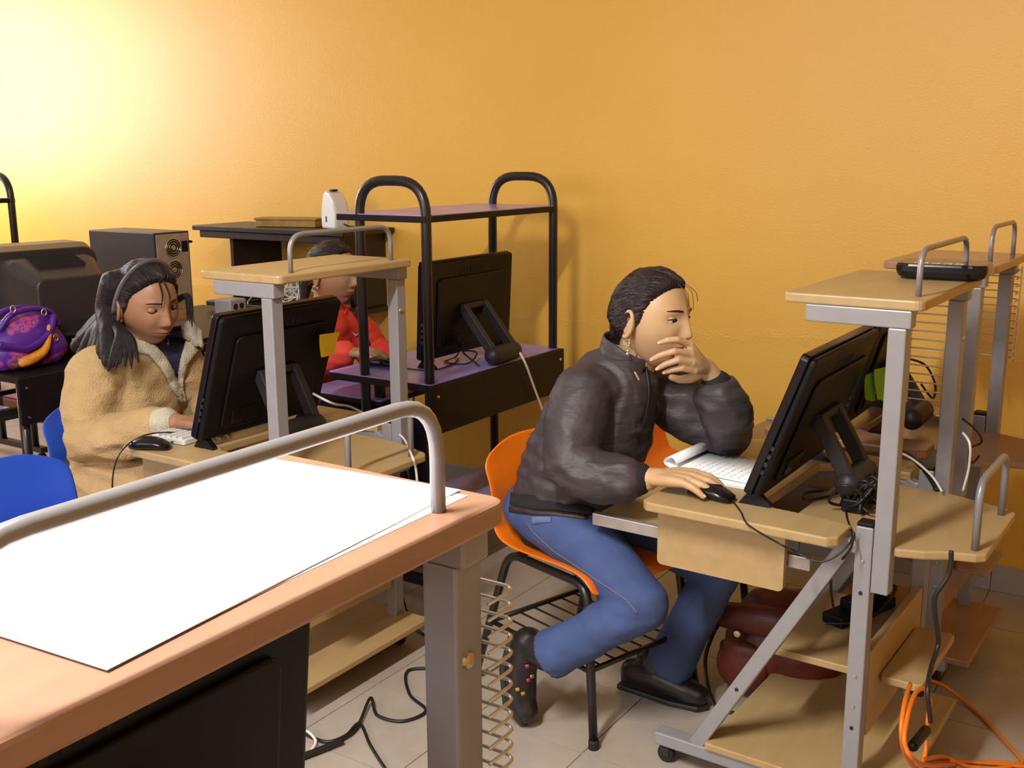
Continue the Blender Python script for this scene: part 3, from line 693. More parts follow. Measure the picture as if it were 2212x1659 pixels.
# ================================================================== bag under the right desk
red = mat('dark_red_leather', (.105, .018, .010), .5, var=.25, scale=14, bump=.15, bscale=60)
bk = thing('backpack', 'dark red backpack slumped on the floor under the desk', 'bag', (-0.890, 2.670, 0))
mb = MB().ell((-0.910, 2.670, .13), (.125, .11, .135)).ell((-0.830, 2.690, .15), (.13, .12, .15)).ell((-0.890, 2.670, .23), (.11, .09, .07)).box((-1.000, 2.600, .01), (-0.760, 2.760, .12))
part('body', remesh(mb, .009, 5, wrinkle=lambda c, n: .006*noise.noise(c*14)+.004*noise.noise(c*30)), red, bk, world=True)
part('pocket', remesh(MB().ell((-0.950, 2.570, .10), (.075, .03, .075)).ell((-0.950, 2.575, .145), (.07, .03, .03)), .006, 4), red, bk, world=True)
part('flap', MB().limb([(-1.010, 2.570, .235), (-0.890, 2.555, .25), (-0.780, 2.580, .245)], [.028, .034, .03], 12, sy=1.3), red, bk, smooth=True, world=True)
blk = mat('black_strap', (.012, .01, .01), .6)
part('strap', MB().tube(spl([(-1.030, 2.590, .20), (-1.040, 2.530, .11), (-0.990, 2.485, .012), (-0.920, 2.490, .006), (-0.840, 2.510, .012), (-0.760, 2.570, .09)], 6), .009, 8, sx=.35), blk, bk, smooth=True, world=True)
part('buckle', MB().box((-1.045, 2.530, .195), (-1.015, 2.560, .225)), blk, bk, world=True, bevel=.004)
part('clasp', MB().lathe([(0, 0), (.011, 0), (.009, .005), (0, .006)], (-0.955, 2.538, .205), 14, (0, -1, 0)), 'brass', bk, world=True)
# power strip and adapters
ps = thing('power_strip', 'black power adapter heap on the low desk shelf', 'adapter', (-.64, 2.55, .334), math.radians(70))
part('strip', MB().box((-.12, -.03, 0), (.10, .03, .028)), 'blackplastic', ps, bevel=.005)
part('plug', MB().box((.02, -.022, .028), (.075, .022, .062)), 'blackplastic', ps, bevel=.005)
part('plug', MB().box((-.07, -.018, .028), (-.03, .018, .055)), 'blackplastic', ps, bevel=.005)
part('lead', MB().tube(spl([(.05, 0, .06), (.06, -.05, .07), (-.02, -.06, .03), (-.10, -.045, .02), (-.14, 0, .012)], 6), .004, 6), 'cable', ps, smooth=True)
# ---------------- cables
cable('power_cable', [P(868, 1282, z=.03), P(885, 1340, z=.005), P(915, 1370, z=.005), P(955, 1374, z=.005)], .0045, 'cable', 'black power cable hanging from the desk of the beige-jacketed woman')
cable('power_cable', [P(962, 1378, z=.005), P(928, 1410, z=.005), P(940, 1440, z=.005), P(880, 1450, z=.005), P(885, 1500, z=.005), P(920, 1535, z=.005), P(870, 1558, z=.005), P(815, 1545, z=.006), P(800, 1508, z=.02), P(765, 1580, z=.006), P(700, 1615, z=.005), P(625, 1650, z=.005)], .0045, 'cable', 'long black cable winding across the floor tiles', sm=10)
cable('power_cable', [P(640, 1575, z=.005), P(700, 1602, z=.006), P(745, 1590, z=.008), P(777, 1563, z=.010), P(800, 1610, z=.006), P(835, 1665, z=.005), P(860, 1700, z=.005)], .0045, 'cable', 'black cable forking off toward the bottom edge of the floor')
cable('power_cable', [P(600, 1668, z=.012), P(640, 1640, z=.012), P(690, 1620, z=.012), P(740, 1600, z=.012)], .008, 'cable', 'thick black cable bundle beside the nearest desk')
cable('white_cable', [P(630, 1580, z=.005), P(660, 1578, z=.012), P(682, 1600, z=.012), P(672, 1622, z=.006)], .004, 'whitecable', 'short white cable loop on the floor by the nearest desk')
cable('network_cable', [P(1070, 708, x=-2.16), P(1100, 735, x=-2.08), P(1130, 775, x=-2.0), P(1155, 840, x=-2.0), P(1180, 910, x=-2.0), P(1190, 960, x=-2.0), P(1200, 1010, x=-2.01)], .0045, 'whitecable', 'white network cable drooping off the purple cart')
cable('network_cable', [P(676, 850, x=-2.05), P(720, 872, x=-2.0), P(760, 880, z=.70), P(830, 918, z=.68), P(870, 945, z=.665), P(890, 985, x=-1.72), P(898, 1010, x=-1.72), P(902, 1050, x=-1.72)], .0035, 'whitecable', 'thin white cable behind the monitor with the yellow note')
cable('coiled_cable', [P(1000, 740, x=-2.16), P(985, 770, z=.745), P(960, 782, z=.745), P(1010, 785, z=.745), P(1030, 762, z=.77), P(1000, 760, z=.78), P(1035, 790, z=.745)], .003, 'cable', 'black cord coiled under the monitor on the purple cart')
cable('coiled_cable', [P(925, 817, x=-2.06), P(905, 820, z=.66), P(895, 850, x=-2.2), P(893, 870, x=-2.2)], .003, 'cable', 'black cord dangling beside the purple cart post')
tg = thing('cable_tangle', 'tangle of black cables behind the tilted monitor', 'cables', (-.62, 2.36, .658)); rl = random.Random(11)
for k in range(9):
    a0 = rl.uniform(0, 6.28); c_ = Vector((-.615+rl.uniform(-.02, .03), 2.37+rl.uniform(-.03, .03), .70)); pts = []
    for i in range(7):
        a = a0+i*1.0; pts.append(c_+Vector((math.cos(a)*rl.uniform(.015, .055), math.sin(a)*rl.uniform(.02, .05), math.sin(a*1.7+k)*.035)))
    part('cable_loop', MB().tube(spl(pts, 6), .0035, 6), 'cable', tg, smooth=True, world=True)
part('cable_loop', MB().tube(spl([P(1780, 1060, z=.662), P(1740, 1065, z=.662), P(1740, 1080, z=.662), P(1790, 1072, z=.664), P(1820, 1060, z=.67)], 6), .003, 6), 'cable', tg, smooth=True, world=True)
part('adapter_block', MB().box((-.65, 2.34, .6585), (-.595, 2.41, .69)), 'blackplastic', tg, world=True, bevel=.005)
cable('power_cable', [P(1845, 1150, y=2.14), P(1835, 1190, y=2.14), P(1800, 1230, y=2.2), P(1795, 1270, y=2.25), P(1800, 1310, y=2.3)], .003, 'cable', 'thin black cable looping below the light desk top')
cable('power_cable', [P(2055, 1190, x=-.36), P(2050, 1240, x=-.36), P(2020, 1290, x=-.38), P(2022, 1340, x=-.38), P(2027, 1390, x=-.38), P(2012, 1440, x=-.38), P(2004, 1490, x=-.37), P(2010, 1560, x=-.36)], .005, 'cable', 'black cable hanging down behind the light desk by the skirting')
cable('power_cable', [P(1935, 970, z=.75), P(1965, 985, z=.72), P(2000, 1020, z=.69), P(2025, 1060, z=.66)], .006, 'cable', 'thick black cable lying across the desk by the wall')
cable('white_cable', [P(1860, 960, z=.74), P(1900, 965, z=.74), P(1960, 985, z=.73), P(2010, 1025, z=.70), P(2035, 1062, z=.67)], .003, 'whitecable', 'thin white cable lying across the desk by the wall')
cable('white_cable', [P(2080, 935, x=-.42), P(2095, 960, x=-.40), P(2093, 1010, x=-.40), P(2080, 1060, x=-.41)], .003, 'whitecable', 'white cable curving down behind the far post of the light desk')
cable('coiled_cable', [P(1965, 775, x=-.62), P(2000, 790, x=-.58), P(2020, 830, x=-.58), P(2015, 860, x=-.58), P(1990, 830, x=-.6)], .003, 'cable', 'black cord looping behind the wire rack of the light desk')
cable('coiled_cable', [P(2080, 905, x=-.47), P(2110, 930, x=-.45), P(2120, 955, x=-.45), P(2095, 970, x=-.47), P(2100, 1000, x=-.47), P(2115, 985, x=-.46)], .003, 'cable', 'black cord loops at the far desk post against the wall')
cable('black_cord_loop', [P(u_, v_, y=1.865) for u_, v_ in ((165, 1118), (163, 1096), (178, 1085), (200, 1091), (222, 1096), (212, 1108), (190, 1102), (176, 1108), (172, 1122))], .008, 'blackgloss', 'glossy black cord loop beside the beige-jacketed woman')
# orange extension cord
oc = thing('extension_cord', 'orange extension cord coiled on the tiles at the right edge', 'cord', P(2060, 1640, z=0))
part('cord', MB().tube(spl([P(2000, 1468, z=.09), P(2040, 1482, z=.03), P(2100, 1530, z=.006), P(2160, 1590, z=.006), P(2205, 1640, z=.006), P(2215, 1655, z=.006), P(2150, 1650, z=.006), P(2060, 1645, z=.006), P(1990, 1650, z=.006)], 8), .0048, 8), 'orangecable', oc, smooth=True, world=True)
part('cord_loop', MB().tube(spl([P(1966, 1478, x=-.443), P(1954, 1520, x=-.425), P(1947, 1580, x=-.415), P(1956, 1630, x=-.41), P(1985, 1662, x=-.40), P(2000, 1620, x=-.40), P(2003, 1560, x=-.405), P(2009, 1515, x=-.41), P(1996, 1488, x=-.42), P(1976, 1500, x=-.42), P(1960, 1550, x=-.41), P(1955, 1610, x=-.40), P(1990, 1650, x=-.38), P(2060, 1652, z=.006), P(2140, 1646, z=.006), P(2205, 1652, z=.006)], 8), .0048, 8), 'orangecable', oc, smooth=True, world=True)
part('cord_loop', MB().tube(spl([P(2000, 1640, x=-.39), P(2040, 1635, z=.03), P(2090, 1655, z=.008), P(2150, 1660, z=.006), P(2210, 1648, z=.006)], 8), .0048, 8), 'orangecable', oc, smooth=True, world=True)
part('socket_block', MB().box((-.47, 2.33, .262), (-.44, 2.40, .298)), 'blackplastic', oc, world=True, bevel=.004)
part('plug', MB().limb([P(1972, 1612, x=-.40), P(2000, 1578, x=-.40)], [.011, .011], 10), 'blackplastic', oc, smooth=True, world=True)
# ================================================================== people
def sstep(a, b, x):
    t = min(1, max(0, (x-a)/(b-a))); return t*t*(3-2*t)
def lerp_tab(tab, x):
    if x <= tab[0][0]: return tab[0][1]
    for (a, b), (c, d) in zip(tab, tab[1:]):
        if x <= c: return b+(d-b)*(x-a)/(c-a)
    return tab[-1][1]
def G(y, z, y0, z0, sy, sz): return math.exp(-((y-y0)/sy)**2-((z-z0)/sz)**2)
HAIRLINE = [(-.14, -.07), (-.07, -.055), (-.045, -.034), (-.03, -.012), (-.018, .014), (.0, .025), (.03, .031), (.05, .040), (.068, .053), (.084, .068), (.096, .087), (.112, .12)]
def head_point(d, hair=None, full=0.0):
    """d: unit direction, x forward, y left, z up"""
    x = d.x*(.092 if d.x > 0 else .103); y = d.y*.0755; z = d.z*(.112 if d.z > 0 else .116)
    # squarer cheeks, tapering jaw
    if z < -.015:
        t = min(1, (-.015-z)/.10)
        y *= 1-(.40-.13*full)*t**1.5
        if x < 0: x *= 1-.62*t**.9
        else: x *= 1-.02*t
    if x > 0: x = x*(1+.10*abs(d.x)**.0*(1-abs(d.x))*(1-abs(d.z)))   # flatter face
    if hair is not None:
        s = sstep(-.003, .030, lerp_tab(HAIRLINE, z)-x)
        r = Vector((x, y, z)); n = Vector((d.x/.09, d.y/.075, d.z/.11)).normalized()
        return r+n*(-.0055+(hair+.0055)*s)
    if x > 0:
        f = sstep(.0, .05, x)
        dx = 0
        if -.045 < z < .06:
            a = lerp_tab([(-.045, 0), (-.034, 0), (-.029, .012), (-.022, .0225), (-.015, .0215), (.0, .0145), (.018, .0075), (.032, .0035), (.06, 0)], z)
            wdt = lerp_tab([(-.03, .0125), (-.015, .0125), (0, .0085), (.03, .008)], z)
            dx += a*math.exp(-(y/wdt)**2)
        for s in (-1, 1):
            dx += -.0085*G(y, z, s*.031, .014, .017, .011)
            dx += .0030*G(y, z, s*.028, .035, .022, .007)
            dx += .0045*G(y, z, s*.040, -.022, .022, .022)
            dx += .0055*G(y, z, s*.0125, -.0265, .006, .006)
        dx += .0085*G(y, z, 0, -.051, .026, .018)
        dx += .0045*G(y, z, 0, -.0475, .019, .0042)+.0050*G(y, z, 0, -.0590, .016, .0048)-.0035*G(y, z, 0, -.0530, .022, .0018)
        dx += -.0035*G(y, z, 0, -.071, .02, .006)+.0075*G(y, z, 0, -.089, .020, .014)
        x += dx*f
    return Vector((x, y, z))
def head_mesh(nu=150, nv=120, hair=None, full=0.0):
    mb = MB(); rings = []
    for j in range(nv+1):
        ph = -math.pi/2+math.pi*j/nv
        rings.append([head_point(Vector((math.cos(ph)*math.cos(a), math.cos(ph)*math.sin(a), math.sin(ph))), hair, full) for a in (2*math.pi*i/nu for i in range(nu))])
    mb.loft(rings); return mb
def surf_x(y, z, full):
    """x of the face surface at (y, z)"""
    best = None
    for j in range(160):
        a = -1.2+2.4*j/159
        d0 = Vector((math.cos(a), math.sin(a), 0))
        for it in (0,):
            pass
    # march: find direction whose point projects on (y, z)
    dy, dz = y/.0755, z/(.112 if z > 0 else .116)
    for it in range(12):
        dx = math.sqrt(max(.02, 1-min(.97, dy*dy+dz*dz))); q = head_point(Vector((dx, dy, dz)), None, full)
        dy += (y-q.y)/.0755; dz += (z-q.z)/.114
    return q.x
def join(name, items):
    """items: (mesh, material) -> one mesh"""
    bm = bmesh.new(); mats = []
    for me, mm in items:
        if mm not in mats: mats.append(mm)
        k = len(bm.faces); bm.from_mesh(me); bm.faces.ensure_lookup_table()
        for f in bm.faces[k:]: f.material_index = mats.index(mm); f.smooth = True
    out = bpy.data.meshes.new(name); bm.to_mesh(out); bm.free()
    for mm in mats: out.materials.append(mm)
    return out
def skin_material(name, col):
    m = mat(name, col, .45, var=.06, scale=18, bump=.04, bscale=220)
    m.node_tree.nodes['Principled BSDF'].inputs['Subsurface Weight'].default_value = .0
    m.node_tree.nodes['Principled BSDF'].inputs['Subsurface Radius'].default_value = (.01, .004, .002)
    return m
def hair_material(name, col, st=(3, 3, 1)):
    return mat(name, col, .38, var=.5, scale=60, stretch=st, bump=.5, bscale=130, spec=.22)
def hand(mb, wrist, xd, zd, side, curls, thumb, sc=1.0, spread=0.0, nails=None):
    """side +1 right hand / -1 left; curls per finger index..little in degrees (mcp, pip, dip)"""
    xd = Vector(xd).normalized(); zd = (Vector(zd)-xd*Vector(zd).dot(xd)).normalized(); yd = zd.cross(xd)*side
    w_ = Vector(wrist)
    def W(x, y, z): return w_+(xd*x+yd*y+zd*z)*sc
    kn = [(.086, .027), (.089, .009), (.085, -.010), (.077, -.027)]; ln = [.066, .074, .068, .053]
    mb.limb([W(-.03, 0, 0), W(.01, 0, 0)], [.025*sc, .026*sc], 14, sx=1, sy=.75, ref=zd)
    for i, ((kx, ky), l) in enumerate(zip(kn, ln)):
        mb.limb([W(.005, ky*.55, 0), W(kx*.6, ky*.85, .003), W(kx, ky, .002)], [.014*sc, .0135*sc, .0105*sc], 12)
        p = Vector((kx, ky, .002)); a = 0; pts = [W(*p)]; sp = math.radians(spread)*(1.5-i)
        for frac, c in zip((.46, .30, .24), curls[i]):
            a += math.radians(c)
            p = p+Vector((math.cos(a)*math.cos(sp), math.cos(a)*math.sin(sp), -math.sin(a)))*(l*frac); pts.append(W(*p))
        mb.limb(pts, [.0092*sc, .0085*sc, .0076*sc, .0062*sc], 12)
        if nails is not None:
            q = pts[-1]; dirv = (pts[-1]-pts[-2]).normalized(); up = (zd-dirv*zd.dot(dirv)).normalized()
            nails.append((q+dirv*.001, dirv, up))
    t = [W(*q) for q in thumb]
    mb.limb(t, [.0145*sc, .0115*sc, .0098*sc, .0078*sc][:len(t)], 12)
def nail_part(person, nails, r=.0048):
    nm = mat('finger_nail', (.66, .42, .36), .25)
    for q, dv_, up in nails:
        e = up.cross(dv_)
        rot = Matrix((dv_, e, up)).transposed()
        part('fingernail', MB().ell(q+up*.0048, (.0052, .0042, .0018), rot, 10, 6), nm, person, smooth=True, world=True)
def make_head(person, Hm, skin, hairm, lid=10, gaze=(1, 0, -.1), full=.3, lips=(.35, .12, .10), brow=(.02, .012, .01), mouth=True):
    """returns the skin mesh of the head in world space, adds hair, eyes and brows to the person"""
    hm = mesh(head_mesh(full=full), 'head'); lipm = mat('lips_%d' % int(lips[0]*1000), lips, .4)
    bm = bmesh.new(); bm.from_mesh(hm)
    for s in (-1, 1):   # ears
        ear = MB(); c = Vector((-.010, s*.0775, -.010))
        rot = Matrix.Rotation(s*.35, 3, 'Z') @ Matrix.Rotation(.15, 3, 'Y')
        ear.ell(c, (.0185, .0095, .032), rot, 16, 12)
        ring = [c+rot @ Vector((math.cos(a)*.018, s*.006, math.sin(a)*.031)) for a in (math.pi*(-.55)+1.6*math.pi*k/20 for k in range(21))]
        ear.tube(ring, .0048, 8)
        ear.ell(c+Vector((.006, s*.001, -.026)), (.007, .005, .008), None, 10, 8)
        em = mesh(ear, 'ear'); bm.from_mesh(em)
    out = bpy.data.meshes.new('headskin'); bm.to_mesh(out); bm.free()
    li = []
    if mouth:
        lp = MB()
        for sgn, zc, hh in ((1, -.0490, .0048), (-1, -.0578, .0056)):
            top = []; bot = []
            for k in range(25):
                t = -1+2*k/24; y = t*.0225
                zo = zc+(.0022*math.cos(t*math.pi*2)*(-1)*(abs(t) < .5) if sgn > 0 else 0)
                hw = hh*math.sqrt(max(.02, 1-t*t))
                mid = -.0530+.001*t*t
                top.append((y, mid)); bot.append((y, mid+sgn*hw*(1.25 if sgn > 0 else 1.45)))
            rows = []
            for r_ in range(6):
                f = r_/5
                rows.append([Vector((surf_x(a[0], a[1]*(1-f)+b[1]*f, full)+.0012*math.sin(f*math.pi)+.0004, a[0], a[1]*(1-f)+b[1]*f)) for a, b in zip(top, bot)])
            vs = [q for r_ in rows for q in r_]; n = 25
            lp.add(vs, [(i*n+k, i*n+k+1, (i+1)*n+k+1, (i+1)*n+k) for i in range(5) for k in range(24)])
        li.append((mesh(lp, 'lips'), lipm))
    # eyes
    white = mat('eye_white', (.62, .58, .54), .25); iris = mat('dark_iris', (.012, .007, .005), .15); dark = mat('lash', brow, .6)
    gz = Vector(gaze).normalized()
    for s in (-1, 1):
        y, z = s*.031, .0135
        x = surf_x(y, z, full)-.0095; c = Vector((x, y, z))
        e = part('eye', transform(MB().ell(c, (.0132,)*3, None, 20, 14), Hm), white, person, smooth=True, world=True)
        rot = Vector((1, 0, 0)).rotation_difference(gz).to_matrix()
        part('iris', transform(MB().ell(c+gz*.0078, (.0060, .0062, .0062), rot, 16, 10), Hm), iris, e, smooth=True, world=True)
        for up_, el0, el1 in ((1, lid, 100), (-1, -100, -32)):
            lidm = MB(); rings = []
            for j in range(10):
                el = math.radians(el0+(el1-el0)*j/9)
                rings.append([c+Vector((math.cos(el)*math.cos(a), math.sin(a)*(1 if abs(a) < 9 else 1)*math.cos(a*.0), math.sin(el)*math.cos(a)))*.0142 for a in (math.radians(-88+176*k/20) for k in range(21))])
            vs = [q for r_ in rings for q in r_]; n = 21
            lidm.add(vs, [(i*n+k, i*n+k+1, (i+1)*n+k+1, (i+1)*n+k) for i in range(9) for k in range(20)])
            li.append((mesh(lidm, 'lid'), skin))
            if up_ > 0:
                edge = [q+Vector((.0006, 0, -.0002)) for q in rings[0][2:-2]]
                part('eyelash', transform(MB().tube(edge, .0014, 5), Hm), dark, person, smooth=True, world=True)
        bp = []; 
        for k in range(11):
            t = k/10; yy = s*(.013+.036*t); zz = .0355+.0035*math.sin(t*2.4)-.004*t
            bp.append(Vector((surf_x(yy, zz, full)+.0006, yy, zz)))
        part('eyebrow', transform(MB().tube(bp, [.0014, .0023, .0027, .0029, .003, .0029, .0027, .0024, .002, .0015, .0009], 6, sx=.5), Hm), dark, person, smooth=True, world=True)
    res = [(out, skin)]+li
    for me, _ in res: me.transform(Hm)
    return res
def transform(mb, Mx):
    mb.v = [Mx @ Vector(v) for v in mb.v]; return mb
def head_matrix(c, az, pitch, roll=0, sc=1.0):
    return Matrix.Translation(c) @ Matrix.Rotation(math.radians(az), 4, 'Z') @ Matrix.Rotation(math.radians(-pitch), 4, 'Y') @ Matrix.Rotation(math.radians(roll), 4, 'X') @ Matrix.Scale(sc, 4)
def folds(amp, f=(9, 9, 26), seed=0.0):
    def w(c, n):
        a = noise.noise(Vector((c.x*f[0]+seed, c.y*f[1], c.z*f[2]))); b = noise.noise(Vector((c.x*22, c.y*22+seed, c.z*30)))
        return amp*((1-abs(a)*2)*.8)*.8+amp*.35*b
    return w
from mathutils.bvhtree import BVHTree
from mathutils.geometry import delaunay_2d_cdt
def patch(name, target, poly, off, material, person, step=6, thick=.002, label=None):
    """a cloth piece that lies on the surface of target; poly outlines it as seen in the photo"""
    bw = base_matrix(person); bm_ = bmesh.new(); bm_.from_mesh(target.data); bm_.transform(bw); bvh = BVHTree.FromBMesh(bm_); bm_.free()
    n = len(poly); bd_ = []
    for i in range(n):
        a, b = Vector(poly[i]), Vector(poly[(i+1) % n]); k = max(1, int((b-a).length/step))
        bd_ += [a.lerp(b, j/k) for j in range(k)]
    ins = []; us = [p[0] for p in poly]; vs_ = [p[1] for p in poly]
    u = min(us)+step/2
    while u < max(us):
        v = min(vs_)+step/2
        while v < max(vs_):
            c = False; q = Vector((u, v))
            for i in range(len(bd_)):
                a, b = bd_[i], bd_[i-1]
                if (a.y > v) != (b.y > v) and u < (b.x-a.x)*(v-a.y)/(b.y-a.y)+a.x: c = not c
            if c and min((q-e).length for e in bd_) > step*.5: ins.append(q)
            v += step
        u += step
    m_ = len(bd_)
    v2, _, f2, *_r = delaunay_2d_cdt(bd_+ins, [(i, (i+1) % m_) for i in range(m_)], [], 1, 1e-6)
    ds = []
    for q in v2:
        r = (P(q.x, q.y, d=1.0)-CAM); L_ = r.length; h = bvh.ray_cast(CAM, r.normalized())
        ds.append(h[3]/L_ if h[0] is not None else None)
    ok = sorted(d_ for d_ in ds if d_ is not None); med = ok[len(ok)//2] if ok else 3
    mb_ = MB(); mb_.add([P(q.x, q.y, d=(d_ if d_ is not None and abs(d_-med) < .25 else med)-off) for q, d_ in zip(v2, ds)], [tuple(f) for f in f2])
    o = part(name, mb_, material, person, smooth=True, world=True)
    t = o.modifiers.new('t', 'SOLIDIFY'); t.thickness = thick; t.offset = 0
    return o
denim = mat('blue_denim', (.032, .055, .16), .8, col2=(.052, .088, .235), scale=9, bump=.12, bscale=500)
denim_d = mat('navy_denim', (.022, .028, .075), .8, var=.15, scale=10, bump=.1, bscale=400)
shoe_m = mat('black_shoe', (.012, .010, .012), .35, bump=.05, bscale=200)

# ---------------------------------------------------------------- the woman in the dark jacket
pa = thing('person', 'woman in dark jacket and blue jeans, hand over her mouth, using a mouse', 'person', (-1.36, 2.38, 0))
skA = skin_material('skin_a', (.52, .325, .175)); hairA = hair_material('black_hair', (.020, .012, .013))
HA = head_matrix((-1.165, 2.415, 1.050), -8, -7, -2, 1.06)
items = make_head(pa, HA, skA, hairA, lid=16, gaze=(1, -.15, -.12), full=.25)
nailsA = []
mb = MB().limb([(-1.235, 2.415, .86), (-1.205, 2.42, .95), (-1.195, 2.42, 1.0)], [.062, .052, .054], 16)
mb.limb([(-1.38, 2.39, .55), (-1.30, 2.40, .78), (-1.25, 2.41, .90)], [.10, .11, .08], 14)
mb.limb([(-1.30, 2.26, .86), (-1.27, 2.18, .70), (-1.06, 2.195, .702)], [.04, .035, .026], 12)
hand(mb, (-1.045, 2.196, .712), (1, .03, .10), (0, -.15, 1), 1, [(16, 22, 14), (16, 20, 12), (18, 16, 10), (20, 14, 8)], [(.015, .022, -.006), (.048, .044, -.012), (.072, .046, -.016), (.094, .040, -.018)], 1.08, 5, nailsA)
# left arm and the hand laid over the mouth
mb.limb([(-1.24, 2.58, .86), (-.985, 2.56, .735), P(1548, 830, d=2.655)], [.04, .036, .027], 12)
wl = P(1540, 812, d=2.645)
mb.limb([P(1550, 835, d=2.655), P(1536, 808, d=2.645), P(1520, 790, d=2.635)], [.026, .025, .024], 14)
chains = [[(1490, 745, 2.585), (1462, 733, 2.562), (1442, 735, 2.562), (1426, 740, 2.572)],
          [(1492, 764, 2.578), (1456, 759, 2.553), (1428, 767, 2.558), (1409, 776, 2.570)],
          [(1495, 784, 2.582), (1463, 778, 2.560), (1438, 787, 2.564), (1421, 796, 2.574)],
          [(1500, 800, 2.592), (1473, 795, 2.575), (1452, 799, 2.576), (1436, 804, 2.584)]]
for ch in chains:
    pts = [P(u, v, d=dd) for u, v, dd in ch]
    mb.limb([P(1528, 796, d=2.632), (P(1515, 790, d=2.615)+pts[0])/2, pts[0]], [.016, .0155, .0115], 12)
    mb.limb(pts, [.0100, .0090, .0080, .0064], 12)
    dv_ = (pts[-1]-pts[-2]).normalized(); up = (-CF-dv_*(-CF).dot(dv_)).normalized(); nailsA.append((pts[-1]+dv_*.001, dv_, up))
mb.limb([P(1522, 800, d=2.635), P(1492, 818, d=2.645), P(1468, 820, d=2.65), P(1450, 815, d=2.65)], [.016, .0125, .0105, .0085], 12)
body = join('body', items+[(remesh(mb, .0034, 3), skA)])
part('body', body, None, pa, world=True)
nail_part(pa, nailsA)
hmA = head_mesh(100, 80, hair=.011)
hmA = transform(hmA, HA)
nape = MB().add(hmA.v, hmA.f)
nape.ell(HA @ Vector((-.075, 0, -.035)), (.035, .05, .05), None, 16, 10)
part('hair', remesh(nape, .0045, 2, wrinkle=lambda c, n: .0022*noise.noise(Vector((c.x*30, c.y*30, c.z*70)))), hairA, pa, world=True)
def hair_strands(person, Hm, material, end, n, thick, seed, zlo=-.012):
    """fine strands combed over the scalp from the hairline to a gathering point"""
    rl = random.Random(seed); mb_ = MB(); e0 = Vector(end).normalized()
    for k in range(n):
        side = -1 if k % 2 else 1; t = rl.random()
        zz = zlo+(.108-zlo)*t; xx = lerp_tab(HAIRLINE, zz)-.010
        yy = side*math.sqrt(max(0, 1-(xx/.095)**2-(zz/.112)**2))*.0755
        d0 = Vector((xx/.092, yy/.0755, zz/.112)).normalized(); e = (e0+Vector((0, rl.uniform(-.25, .25), rl.uniform(-.3, .25)))).normalized()
        pts = []
        for i in range(13):
            f = i/12; d_ = (d0*(1-f)+e*f)
            if d_.length < .2: d_ = d_+Vector((0, side*.4, .3))
            d_.normalize(); nn = Vector((d_.x/.09, d_.y/.075, d_.z/.11)).normalized()
            pts.append(Hm @ (head_point(d_, thick)+nn*rl.uniform(.0002, .0010)))
        mb_.tube(pts, .0011, 4)
    o = part('hair_strands', mb_, material, person, smooth=True, world=True); o['kind'] = 'stuff'; return o
hair_strands(pa, HA, mat('hair_strand', (.030, .018, .018), .35, spec=.4), (-1, 0, -.45), 170, .0112, 4)
for ya, yb, l_, dz in ((-.020, -.012, .100, .050), (.0, .006, .103, .040), (.012, .026, .099, .058)):   # stray wisps at the forehead
    q0 = HA @ Vector((.066, ya, .096)); q1 = HA @ Vector((.094, (ya+yb)/2, .080)); q2 = HA @ Vector((l_, yb, dz))
    part('hair_wisp', MB().tube(spl([q0, q1, q2], 5), [.0008]*10+[.0003], 4), mat('hair_strand', (.030, .018, .018), .35), pa, smooth=True, world=True)
er = part('earring', MB().tube([HA @ Vector((.002, -.084, -.036)), HA @ Vector((.002, -.086, -.075))], .0014, 6), 'chrome', pa, smooth=True, world=True)
for z_, r_ in ((-.045, .0028), (-.058, .0024), (-.070, .0034), (-.078, .0045)): part('bead', MB().ell(HA @ Vector((.002, -.086, z_)), (r_, r_, r_*1.2), None, 10, 8), 'chrome', er, smooth=True, world=True)
jk = mat('dark_jacket', (.042, .032, .038), .55, var=.12, scale=10, bump=.4, bscale=22, stretch=(1, 1, 2.2))
mb = MB()
mb.limb([(-1.385, 2.385, .545), (-1.365, 2.39, .63), (-1.305, 2.40, .76), (-1.262, 2.405, .865)], [.146, .146, .146, .112], 24, sx=1.10, sy=.98, ref=(1, 0, 0))
mb.limb([(-1.29, 2.29, .865), (-1.25, 2.41, .882), (-1.23, 2.54, .87)], [.074, .080, .072], 20)
mb.limb([(-1.285, 2.275, .86), (-1.275, 2.215, .79), (-1.26, 2.18, .715), (-1.19, 2.178, .692), (-1.12, 2.188, .697)], [.078, .076, .074, .066, .055], 20)
mb.limb([(-1.25, 2.56, .86), (-1.12, 2.565, .79), (-1.0, 2.545, .745), P(1568, 895, d=2.67), P(1556, 862, d=2.665)], [.085, .080, .066, .064, .062], 20)
gro = folds(.0105, (14, 10, 24))
def jacket_w(c, n):
    s = gro(c, n)
    if c.z > .74 and c.y < 2.34:   # sleeve seam of the near arm
        d_ = (c-Vector((-1.28, 2.295, .84))).dot(Vector((.12, -1, .18)).normalized()); s = s*.5-.006*math.exp(-(d_/.006)**2)
    return s
jacket = part('jacket', remesh(mb, .0062, 3, wrinkle=jacket_w), jk, pa, world=True)
